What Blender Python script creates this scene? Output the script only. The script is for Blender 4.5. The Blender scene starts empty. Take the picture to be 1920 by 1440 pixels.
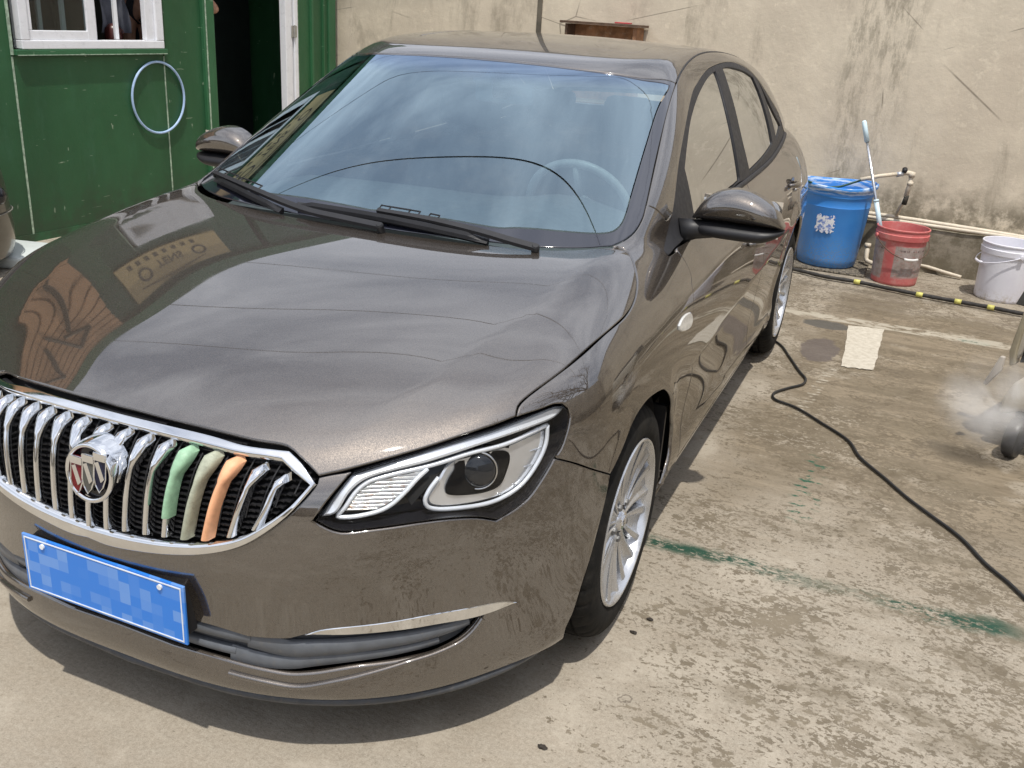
import bpy, bmesh, math, random
import numpy as np
from mathutils import Vector, Matrix
from mathutils.geometry import delaunay_2d_cdt
PI=math.pi; R=math.radians
random.seed(4); RNG=np.random.default_rng(4)
sc=bpy.context.scene; COL=sc.collection
# ------------------------------------------------------------------ camera
cd=bpy.data.cameras.new('camera'); cam=bpy.data.objects.new('camera',cd); COL.objects.link(cam)
cd.sensor_width=36; cd.lens=33.71; cd.clip_start=.05; cd.clip_end=500
_pan,_tilt,_roll=R(-22.107),R(21.2365),R(3.6366)
_f=Vector((math.sin(_pan)*math.cos(_tilt),math.cos(_pan)*math.cos(_tilt),-math.sin(_tilt)))
_r=Vector((math.cos(_pan),-math.sin(_pan),0)); _u=_r.cross(_f)
_r2=math.cos(_roll)*_r+math.sin(_roll)*_u; _u2=-math.sin(_roll)*_r+math.cos(_roll)*_u
m=Matrix((_r2,_u2,-_f)).transposed().to_4x4(); m.translation=Vector((1.4226,-1.2843,1.5649)); cam.matrix_world=m
sc.camera=cam
# ------------------------------------------------------------------ sun, sky, exposure
SUN=Vector((.18,-.32,1)).normalized()
sl=bpy.data.lights.new('sun','SUN'); sun=bpy.data.objects.new('sun',sl); COL.objects.link(sun)
sl.energy=3.75; sl.angle=R(.9); sl.color=(1,.955,.88)
sun.location=(2,-6,20); sun.rotation_euler=SUN.to_track_quat('Z','Y').to_euler()
w=bpy.data.worlds.new('World'); sc.world=w; w.use_nodes=True
nt=w.node_tree; nt.nodes.clear(); N=nt.nodes.new; L=nt.links.new
sky=N('ShaderNodeTexSky'); sky.sky_type='NISHITA'; sky.sun_disc=False
sky.sun_elevation=math.asin(SUN.z); sky.sun_rotation=math.atan2(SUN.x,SUN.y); sky.dust_density=2.5; sky.air_density=1.2
b1=N('ShaderNodeBackground'); b1.inputs[1].default_value=.11; L(sky.outputs[0],b1.inputs[0])
b2=N('ShaderNodeBackground'); b2.inputs[0].default_value=(.86,.9,1,1); b2.inputs[1].default_value=1.32
tc=N('ShaderNodeTexCoord'); mp=N('ShaderNodeMapping'); mp.inputs['Scale'].default_value=(1,1,2.2)
L(tc.outputs['Generated'],mp.inputs[0])
no=N('ShaderNodeTexNoise'); no.inputs['Scale'].default_value=2.6; no.inputs['Detail'].default_value=7; no.inputs['Roughness'].default_value=.55; no.inputs['Distortion'].default_value=.4
L(mp.outputs[0],no.inputs['Vector'])
rp=N('ShaderNodeMapRange'); rp.inputs['From Min'].default_value=.36; rp.inputs['From Max'].default_value=.62; rp.inputs['To Min'].default_value=.35; rp.inputs['To Max'].default_value=.95
L(no.outputs[0],rp.inputs[0])
mx=N('ShaderNodeMixShader'); L(rp.outputs[0],mx.inputs[0]); L(b1.outputs[0],mx.inputs[1]); L(b2.outputs[0],mx.inputs[2])
wo=N('ShaderNodeOutputWorld'); L(mx.outputs[0],wo.inputs[0])
sc.view_settings.view_transform='Standard'; sc.view_settings.look='None'; sc.view_settings.exposure=0.0; sc.view_settings.gamma=1
try: sc.view_settings.use_curve_mapping=False
except Exception: pass
sc.render.engine='CYCLES'; sc.cycles.max_bounces=14; sc.cycles.volume_bounces=12; sc.cycles.transparent_max_bounces=12
# ------------------------------------------------------------------ materials
class G:
    """small node-graph helper"""
    def __init__(s,name):
        s.m=bpy.data.materials.new(name); s.m.use_nodes=True; s.t=s.m.node_tree; s.t.nodes.clear()
        s.out=s.t.nodes.new('ShaderNodeOutputMaterial'); s.co=None
    def n(s,k,**kw):
        x=s.t.nodes.new('ShaderNode'+k)
        for a,b in kw.items(): setattr(x,a,b)
        return x
    def l(s,a,b): s.t.links.new(a,b)
    def coord(s,scale=(1,1,1),rot=(0,0,0),loc=(0,0,0),kind='Object'):
        c=s.n('TexCoord'); mpn=s.n('Mapping'); mpn.inputs['Scale'].default_value=scale; mpn.inputs['Rotation'].default_value=rot; mpn.inputs['Location'].default_value=loc
        s.l(c.outputs[kind],mpn.inputs[0]); return mpn.outputs[0]
    def noise(s,scale,detail=4,rough=.55,vec=None,dist=0):
        x=s.n('TexNoise'); x.inputs['Scale'].default_value=scale; x.inputs['Detail'].default_value=detail; x.inputs['Roughness'].default_value=rough; x.inputs['Distortion'].default_value=dist
        s.l(vec if vec is not None else s.coord(),x.inputs['Vector']); return x.outputs[0]
    def vor(s,scale,vec=None,feature='F1',out=0,rand=1):
        x=s.n('TexVoronoi',feature=feature); x.inputs['Scale'].default_value=scale; x.inputs['Randomness'].default_value=rand
        s.l(vec if vec is not None else s.coord(),x.inputs['Vector']); return x.outputs[out]
    def ramp(s,v,a,b,lo=0,hi=1):
        x=s.n('MapRange',interpolation_type='SMOOTHSTEP'); x.inputs['From Min'].default_value=a; x.inputs['From Max'].default_value=b; x.inputs['To Min'].default_value=lo; x.inputs['To Max'].default_value=hi
        s.l(v,x.inputs[0]); return x.outputs[0]
    def math(s,op,a,b=None,c=None):
        x=s.n('Math',operation=op)
        for i,v in enumerate((a,b,c)):
            if v is None: continue
            if isinstance(v,(int,float)): x.inputs[i].default_value=v
            else: s.l(v,x.inputs[i])
        return x.outputs[0]
    def mix(s,f,a,b):
        x=s.n('Mix',data_type='RGBA')
        for i,v in ((0,f),(6,a),(7,b)):
            if isinstance(v,(int,float)): x.inputs[i].default_value=v
            elif isinstance(v,tuple): x.inputs[i].default_value=(*v,1)
            else: s.l(v,x.inputs[i])
        return x.outputs[2]
    def xyz(s,vec=None):
        x=s.n('SeparateXYZ'); s.l(vec if vec is not None else s.coord(),x.inputs[0]); return x.outputs
    def bump(s,h,strength=.3,dist=.01,nrm=None):
        x=s.n('Bump'); x.inputs['Strength'].default_value=strength; x.inputs['Distance'].default_value=dist; s.l(h,x.inputs['Height'])
        if nrm is not None: s.l(nrm,x.inputs['Normal'])
        return x.outputs[0]
    def pbsdf(s,col,rough=.5,metal=0,coat=0,coat_rough=.03,bump=None,alpha=None,spec=None,aniso=0,out=True,trans=0,ior=None):
        p=s.n('BsdfPrincipled')
        def put(k,v):
            if v is None: return
            if isinstance(v,(int,float)): p.inputs[k].default_value=v
            elif isinstance(v,tuple): p.inputs[k].default_value=(*v,1)
            else: s.l(v,p.inputs[k])
        put('Base Color',col); put('Roughness',rough); put('Metallic',metal); put('Coat Weight',coat); put('Coat Roughness',coat_rough)
        put('Alpha',alpha); put('Specular IOR Level',spec); put('Transmission Weight',trans); put('IOR',ior)
        if bump is not None: s.l(bump,p.inputs['Normal'])
        if out: s.l(p.outputs[0],s.out.inputs[0])
        return p
def simple(name,col,rough=.5,metal=0,var=.12,vs=9,bumpd=0,coat=0,dirt=None,spec=None):
    g=G(name); a=g.noise(vs,5,.6)
    lo=tuple(c*(1-var) for c in col); hi=tuple(min(1,c*(1+var)) for c in col)
    c=g.mix(g.ramp(a,.3,.7),lo,hi)
    if dirt:
        c=g.mix(g.ramp(g.noise(vs*2.3,8,.7),.52,.72,0,.7),c,dirt)
    r=g.ramp(g.noise(vs*3,4),.2,.8,max(0,rough-.06),min(1,rough+.08))
    b=g.bump(g.noise(vs*14,6,.7),.35,bumpd) if bumpd else None
    g.pbsdf(c,r,metal,coat,bump=b,spec=spec); return g.m
# ------------------------------------------------------------------ object helpers
def tag(o,label=None,cat=None,group=None,kind=None):
    if label: o['label']=label
    if cat: o['category']=cat
    if group: o['group']=group
    if kind: o['kind']=kind
    return o
def thing(name,label,cat,loc=(0,0,0),group=None,rz=0):
    o=bpy.data.objects.new(name,None); COL.objects.link(o); o.location=loc; o.rotation_euler=(0,0,rz); o.empty_display_size=.1
    tag(o,label,cat,group); o['_w']=list(loc); return o
def wloc(o):
    return Vector(o['_w']) if o is not None and '_w' in o.keys() else Vector((0,0,0))
def link(name,verts,faces,mat,parent=None,smooth=False,label=None,normals=None,loc=None,mats=None,fmi=None):
    """mesh object from world-space vertices; placed under its parent (thing or part)"""
    v=np.asarray(verts,float).reshape(-1,3)
    base=wloc(parent) if parent is not None else Vector(loc if loc is not None else (0,0,0))
    me=bpy.data.meshes.new(name); me.from_pydata((v-np.array(base)).tolist(),[],[tuple(int(i) for i in f) for f in faces])
    for mm in (mats or [mat]): me.materials.append(mm)
    if fmi is not None: me.polygons.foreach_set('material_index',fmi)
    if smooth: me.shade_smooth()
    me.update()
    if normals is not None: me.normals_split_custom_set_from_vertices([tuple(n) for n in normals])
    o=bpy.data.objects.new(name,me); COL.objects.link(o)
    if parent is not None: o.parent=parent
    else: o.location=base
    o['_w']=list(base)
    if label: o['label']=label
    return o
class MB:
    def __init__(s): s.v=[]; s.f=[]; s.sm=[]
    def add(s,v,f,xf=None):
        b=len(s.v)
        s.v+= [tuple(xf(p)) for p in v] if xf else [tuple(p) for p in v]
        s.f+=[tuple(i+b for i in q) for q in f]; return s
    def box(s,a,b,xf=None,bev=0):
        (x0,y0,z0),(x1,y1,z1)=a,b
        if x0>x1:x0,x1=x1,x0
        if y0>y1:y0,y1=y1,y0
        if z0>z1:z0,z1=z1,z0
        if not bev:
            return s.add([(x0,y0,z0),(x1,y0,z0),(x1,y1,z0),(x0,y1,z0),(x0,y0,z1),(x1,y0,z1),(x1,y1,z1),(x0,y1,z1)],
              [(0,3,2,1),(4,5,6,7),(0,1,5,4),(1,2,6,5),(2,3,7,6),(3,0,4,7)],xf)
        bm=bmesh.new(); bmesh.ops.create_cube(bm,size=1)
        for v in bm.verts: v.co=Vector(((x0+x1)/2+v.co.x*(x1-x0),(y0+y1)/2+v.co.y*(y1-y0),(z0+z1)/2+v.co.z*(z1-z0)))
        bmesh.ops.bevel(bm,geom=bm.edges[:],offset=bev,segments=2,profile=.5,affect='EDGES')
        bm.verts.index_update(); vs=[tuple(v.co) for v in bm.verts]; fs=[[v.index for v in f.verts] for f in bm.faces]; bm.free()
        return s.add(vs,fs,xf)
    def tube(s,pts,r,n=10,closed=False,caps=True,xf=None):
        P=[Vector(p) for p in pts]; m=len(P); rr=r if isinstance(r,(list,tuple)) else [r]*m
        T=[]
        for i in range(m):
            a=P[(i-1)%m] if (closed or i>0) else P[i]; b=P[(i+1)%m] if (closed or i<m-1) else P[i]
            T.append((b-a).normalized() if (b-a).length>0 else Vector((0,0,1)))
        up=Vector((0,0,1)) if abs(T[0].z)<.9 else Vector((1,0,0))
        nrm=(up-up.dot(T[0])*T[0]).normalized(); V=[]
        for i in range(m):
            nrm=(nrm-nrm.dot(T[i])*T[i]).normalized(); bn=T[i].cross(nrm)
            for k in range(n):
                a=2*PI*k/n; V.append(P[i]+rr[i]*(math.cos(a)*nrm+math.sin(a)*bn))
        F=[]
        for i in range(m if closed else m-1):
            j=(i+1)%m
            for k in range(n): F.append((i*n+k,i*n+(k+1)%n,j*n+(k+1)%n,j*n+k))
        if caps and not closed: F.append(tuple(range(n))[::-1]); F.append(tuple((m-1)*n+k for k in range(n)))
        return s.add(V,F,xf)
    def lathe(s,prof,n=48,xf=None,cap0=False,cap1=False):
        V=[];F=[];m=len(prof)
        for (r,z) in prof:
            for k in range(n): a=2*PI*k/n; V.append((r*math.cos(a),r*math.sin(a),z))
        for i in range(m-1):
            for k in range(n): F.append((i*n+k,i*n+(k+1)%n,(i+1)*n+(k+1)%n,(i+1)*n+k))
        if cap0: F.append(tuple(range(n))[::-1])
        if cap1: F.append(tuple((m-1)*n+k for k in range(n)))
        return s.add(V,F,xf)
    def prism(s,poly,z0,z1,xf=None):
        n=len(poly); V=[(x,y,z0) for x,y in poly]+[(x,y,z1) for x,y in poly]
        F=[tuple(range(n))[::-1],tuple(range(n,2*n))]+[(i,(i+1)%n,n+(i+1)%n,n+i) for i in range(n)]
        return s.add(V,F,xf)
    def done(s,name,mat,parent=None,smooth=False,label=None,loc=None,auto=None):
        o=link(name,s.v,s.f,mat,parent,smooth,label,loc=loc)
        if auto is not None:
            o.data.shade_smooth(); o.data.set_sharp_from_angle(angle=R(auto))
        return o
def cr(P,step,closed=False):
    """Catmull-Rom resample of 3D polyline (list) at about step"""
    P=[np.array(p,float) for p in P]
    if len(P)==2:
        n=max(1,int(np.linalg.norm(P[1]-P[0])/step)); return [P[0]+(P[1]-P[0])*k/n for k in range(n+1)]
    out=[]; m=len(P)
    for i in range(m if closed else m-1):
        p1=P[i];p2=P[(i+1)%m]
        p0=P[i-1] if (closed or i>0) else 2*p1-p2
        p3=P[(i+2)%m] if (closed or i<m-2) else 2*p2-p1
        n=max(1,int(round(np.linalg.norm(p2-p1)/step)))
        d0=max(np.linalg.norm(p1-p0),1e-6)**.5; d1=max(np.linalg.norm(p2-p1),1e-6)**.5; d2=max(np.linalg.norm(p3-p2),1e-6)**.5
        t0=0;t1=d0;t2=t1+d1;t3=t2+d2
        for k in range(n):
            t=t1+(t2-t1)*k/n
            A1=(t1-t)/(t1-t0)*p0+(t-t0)/(t1-t0)*p1; A2=(t2-t)/(t2-t1)*p1+(t-t1)/(t2-t1)*p2; A3=(t3-t)/(t3-t2)*p2+(t-t2)/(t3-t2)*p3
            B1=(t2-t)/(t2-t0)*A1+(t-t0)/(t2-t0)*A2; B2=(t3-t)/(t3-t1)*A2+(t-t1)/(t3-t1)*A3
            out.append((t2-t)/(t2-t1)*B1+(t-t1)/(t2-t1)*B2)
    if not closed: out.append(P[-1])
    return out
def segs(S,step=.014):
    """smooth each segment, corners where segments meet; closed loop"""
    out=[]
    for s in S:
        q=cr(s,step)
        if out and np.linalg.norm(out[-1]-q[0])<.012: q=q[1:]
        out+=q
    if np.linalg.norm(out[-1]-out[0])<.012: out=out[:-1]
    return np.array(out)
def mirr(P): P=np.array(P,float).copy(); P[...,0]*=-1; return P
# yard frame: cabin and wall stand 4 degrees off the car's axes
_ya=R(4.); E1=Vector((math.cos(_ya),-math.sin(_ya),0)); E2=Vector((math.sin(_ya),math.cos(_ya),0))
def Y(p): return E1*p[0]+E2*p[1]+Vector((0,0,p[2]))
# ---- car body as one smooth implicit surface (car frame: x left side, y to the rear, z up) ----
def cspline(xs, ys):
    xs=np.array(xs,float); ys=np.array(ys,float); n=len(xs); h=np.diff(xs)
    A=np.eye(n); b=np.zeros(n)
    for i in range(1,n-1):
        A[i,i-1]=h[i-1]; A[i,i]=2*(h[i-1]+h[i]); A[i,i+1]=h[i]
        b[i]=6*((ys[i+1]-ys[i])/h[i]-(ys[i]-ys[i-1])/h[i-1])
    m=np.linalg.solve(A,b)
    def f(x):
        x=np.asarray(x,float); k=np.clip(np.searchsorted(xs,x)-1,0,n-2)
        x0=xs[k]; x1=xs[k+1]; hh=x1-x0; t=np.clip(x,xs[0],xs[-1])
        a=(x1-t)/hh; c=(t-x0)/hh
        v=a*ys[k]+c*ys[k+1]+((a**3-a)*m[k]+(c**3-c)*m[k+1])*hh*hh/6
        s0=(ys[1]-ys[0])/h[0]-h[0]*(2*m[0]+m[1])/6
        s1=(ys[-1]-ys[-2])/h[-1]+h[-1]*(2*m[-1]+m[-2])/6
        return v+np.where(x<xs[0],(x-xs[0])*s0,0)+np.where(x>xs[-1],(x-xs[-1])*s1,0)
    return f
def smax(a,b,k):
    h=np.maximum(k-np.abs(a-b),0)/k
    return np.maximum(a,b)+h*h*h*k/6
def smin(a,b,k): return -smax(-a,-b,k)
def sstep(a,b,x):
    t=np.clip((x-a)/(b-a),0,1); return t*t*(3-2*t)
# hood / belt / deck height
HY=[-.1,0,.1,.2,.35,.5,.7,.9,1.1,1.3,1.6,2.5,3.5,3.9,4.2,4.5,4.7]
H0=cspline(HY,[.64,.725,.782,.825,.872,.907,.945,.972,.990,1.00,1.015,1.03,1.07,1.095,1.10,1.09,1.05])
H4=cspline(HY,[.56,.655,.725,.785,.848,.893,.937,.967,.988,1.00,1.015,1.03,1.065,1.085,1.09,1.07,1.03])
H6=cspline(HY,[.44,.55,.645,.725,.815,.872,.925,.963,.988,1.00,1.015,1.03,1.058,1.085,1.09,1.065,1.01])
H8=cspline(HY,[.28,.42,.545,.65,.765,.838,.905,.952,.982,1.00,1.015,1.025,1.045,1.07,1.07,1.04,.97])
HC=cspline([0,.16,.24,.36,.5,.7,.93,1.1,1.4],[.40,.465,.505,.555,.60,.645,.685,.70,.71])
def Hf(x,y):
    x=np.abs(x)
    a,b,c,d=H0(y),H4(y),H6(y),H8(y)
    # quartic-even-ish lagrange in x^2 through 0,.4,.6,.8
    t=x*x; T=[0,.16,.36,.64]; V=[a,b,c,d]; r=0
    tt=np.minimum(t,.9)
    for i in range(4):
        w=1.
        for j in range(4):
            if j!=i: w=w*(tt-T[j])/(T[i]-T[j])
        r=r+V[i]*w
    xc=HC(y)
    return r+.0042*np.exp(-np.sqrt((x-xc)**2+.00008)/.055)*sstep(.05,.3,y)*sstep(1.25,1.0,y)
WM=cspline([0,.4,.7,.95,1.5,2.5,3.4,3.8,4.2,4.5,4.7],[.885,.893,.898,.90,.897,.897,.897,.893,.87,.83,.78])
WZ=cspline([.10,.18,.23,.28,.36,.46,.56,.66,.74,.80,.86,.92,.98,1.06,1.2],[-.10,-.052,-.028,-.017,-.020,-.016,-.006,0,-.004,-.013,-.030,-.057,-.092,-.15,-.26])
FP=cspline([0,.15,.3,.45,.58,.70,.79,.85,.9,.93],[0,.005,.025,.075,.155,.275,.41,.515,.61,.68])
FZ=cspline([.1,.17,.22,.27,.33,.42,.52,.60,.70,.80,1.0],[.06,.035,.02,.022,.018,.0,-.022,-.018,.0,.03,.1])
RP=cspline([0,.3,.6,.8,.9],[4.58,4.565,4.50,4.38,4.2])
def AR(y,z):
    r1=np.sqrt((y-.95)**2+(z-.325)**2); r2=np.sqrt((y-3.6)**2+(z-.33)**2)
    return .016*np.exp(-((r1-.355)/.05)**2)*sstep(1.5,1.1,y)*(1-.8*sstep(.55,.70,z))+.008*np.exp(-((r2-.385)/.05)**2)
def lower(x,y,z):
    ax=np.abs(x)
    fd=sstep(1.30,1.75,y)*sstep(4.1,3.6,y)
    sc=.0060*np.exp(-np.sqrt((z-(.605+.050*(y-1.5)))**2+.00005)/.040)*fd+.0085*np.exp(-np.sqrt((z-.335)**2+.0001)/.045)*fd*sstep(3.4,3.0,y)+.0045*np.exp(-np.sqrt((z-(.835+.022*(y-1.5)))**2+.00005)/.035)*sstep(.7,1.2,y)*sstep(4.3,3.8,y)
    fs=(ax-(WM(y)+WZ(z)+sc-.003+.022*sstep(.42,.18,z)*sstep(1.0,.55,y)+AR(y,z)))
    ft=(z-Hf(x,y))*.95
    e=1e-3
    s=(FP(ax+e)-FP(ax-e))/(2*e)
    ff=(FP(ax)+FZ(z)*np.clip(1-ax/1.6,0,1)-y)/np.sqrt(1+s*s)
    fr=(y-RP(ax)+.35*np.maximum(z-.9,0)**1.0*.3)
    a=smax(ff,fs,.07)
    a=smax(a,fr,.15)
    b=smax(a,ft,.10+.10*sstep(.3,.8,y)*sstep(.35,.7,ax))
    b=smax(b,.165+.035*sstep(1.2,1.6,y)-z,.03)
    return b
RC=cspline([1.5,1.78,1.9,2.1,2.4,2.7,3.0,3.3,3.6],[1.33,1.412,1.438,1.466,1.486,1.488,1.476,1.453,1.42])
def upper(x,y,z):
    ax=np.abs(x)
    pl=.05*np.clip((1.9-y)/.8,0,1.5)**2+.035*np.clip((y-2.9)/.9,0,2)**2
    fs=(ax-(.79-.42*(z-.97)+.02*(z-.97)*(1.42-z)/.05-pl))/1.085
    c=.376+.84*(z-1.078)
    yc=1.0+(z-.985)*1.80+.25*(z-.985)*(z-1.41)
    fw=(yc+c*ax*ax*(.40+1.38*ax*ax)-y)*.48/np.sqrt(1+(.48*c*ax)**2)
    fr=z-(RC(y)-.062*ax*ax)
    fb=((y-3.66)*.42+(z-1.42)+.10*ax*ax)/1.1
    a=smax(fw,fs,.075)
    a=smax(a,fb,.08)
    a=smax(a,fr,.045+.05*sstep(.45,.6,ax))
    a=smax(a,.90-z,.02)
    return a
def body(p):
    x,y,z=p[...,0],p[...,1],p[...,2]
    return smin(lower(x,y,z),upper(x,y,z),.035)
def lowerp(p): return lower(p[...,0],p[...,1],p[...,2])
def upperp(p): return upper(p[...,0],p[...,1],p[...,2])
def march(f,o,d,t0,t1,n=160):
    """first entry (f<0) of rays o+t d, t from t0 (outside) to t1"""
    o=np.asarray(o,float);d=np.asarray(d,float)
    if d.ndim==1: d=np.broadcast_to(d,o.shape)
    if o.ndim==1: o=np.broadcast_to(o,d.shape)
    ts=np.linspace(t0,t1,n); N=len(o)
    lo=np.full(N,t0);hi=np.full(N,np.nan);prev=np.full(N,t0);act=np.ones(N,bool)
    for t in ts:
        v=f(o+t*d); hit=act&(v<0)
        lo[hit]=prev[hit];hi[hit]=t;act&=~hit;prev[:]=t
    ok=~act
    for _ in range(18):
        m=(lo+hi)/2; v=f(o+m[:,None]*d); s=v<0
        hi=np.where(s,m,hi);lo=np.where(s,lo,m)
    P=o+hi[:,None]*d
    return P,ok
def grad(f,P,e=1.5e-3):
    g=np.stack([f(P+np.eye(3)[i]*e)-f(P-np.eye(3)[i]*e) for i in range(3)],-1)
    return g/np.linalg.norm(g,axis=-1,keepdims=True)
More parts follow.
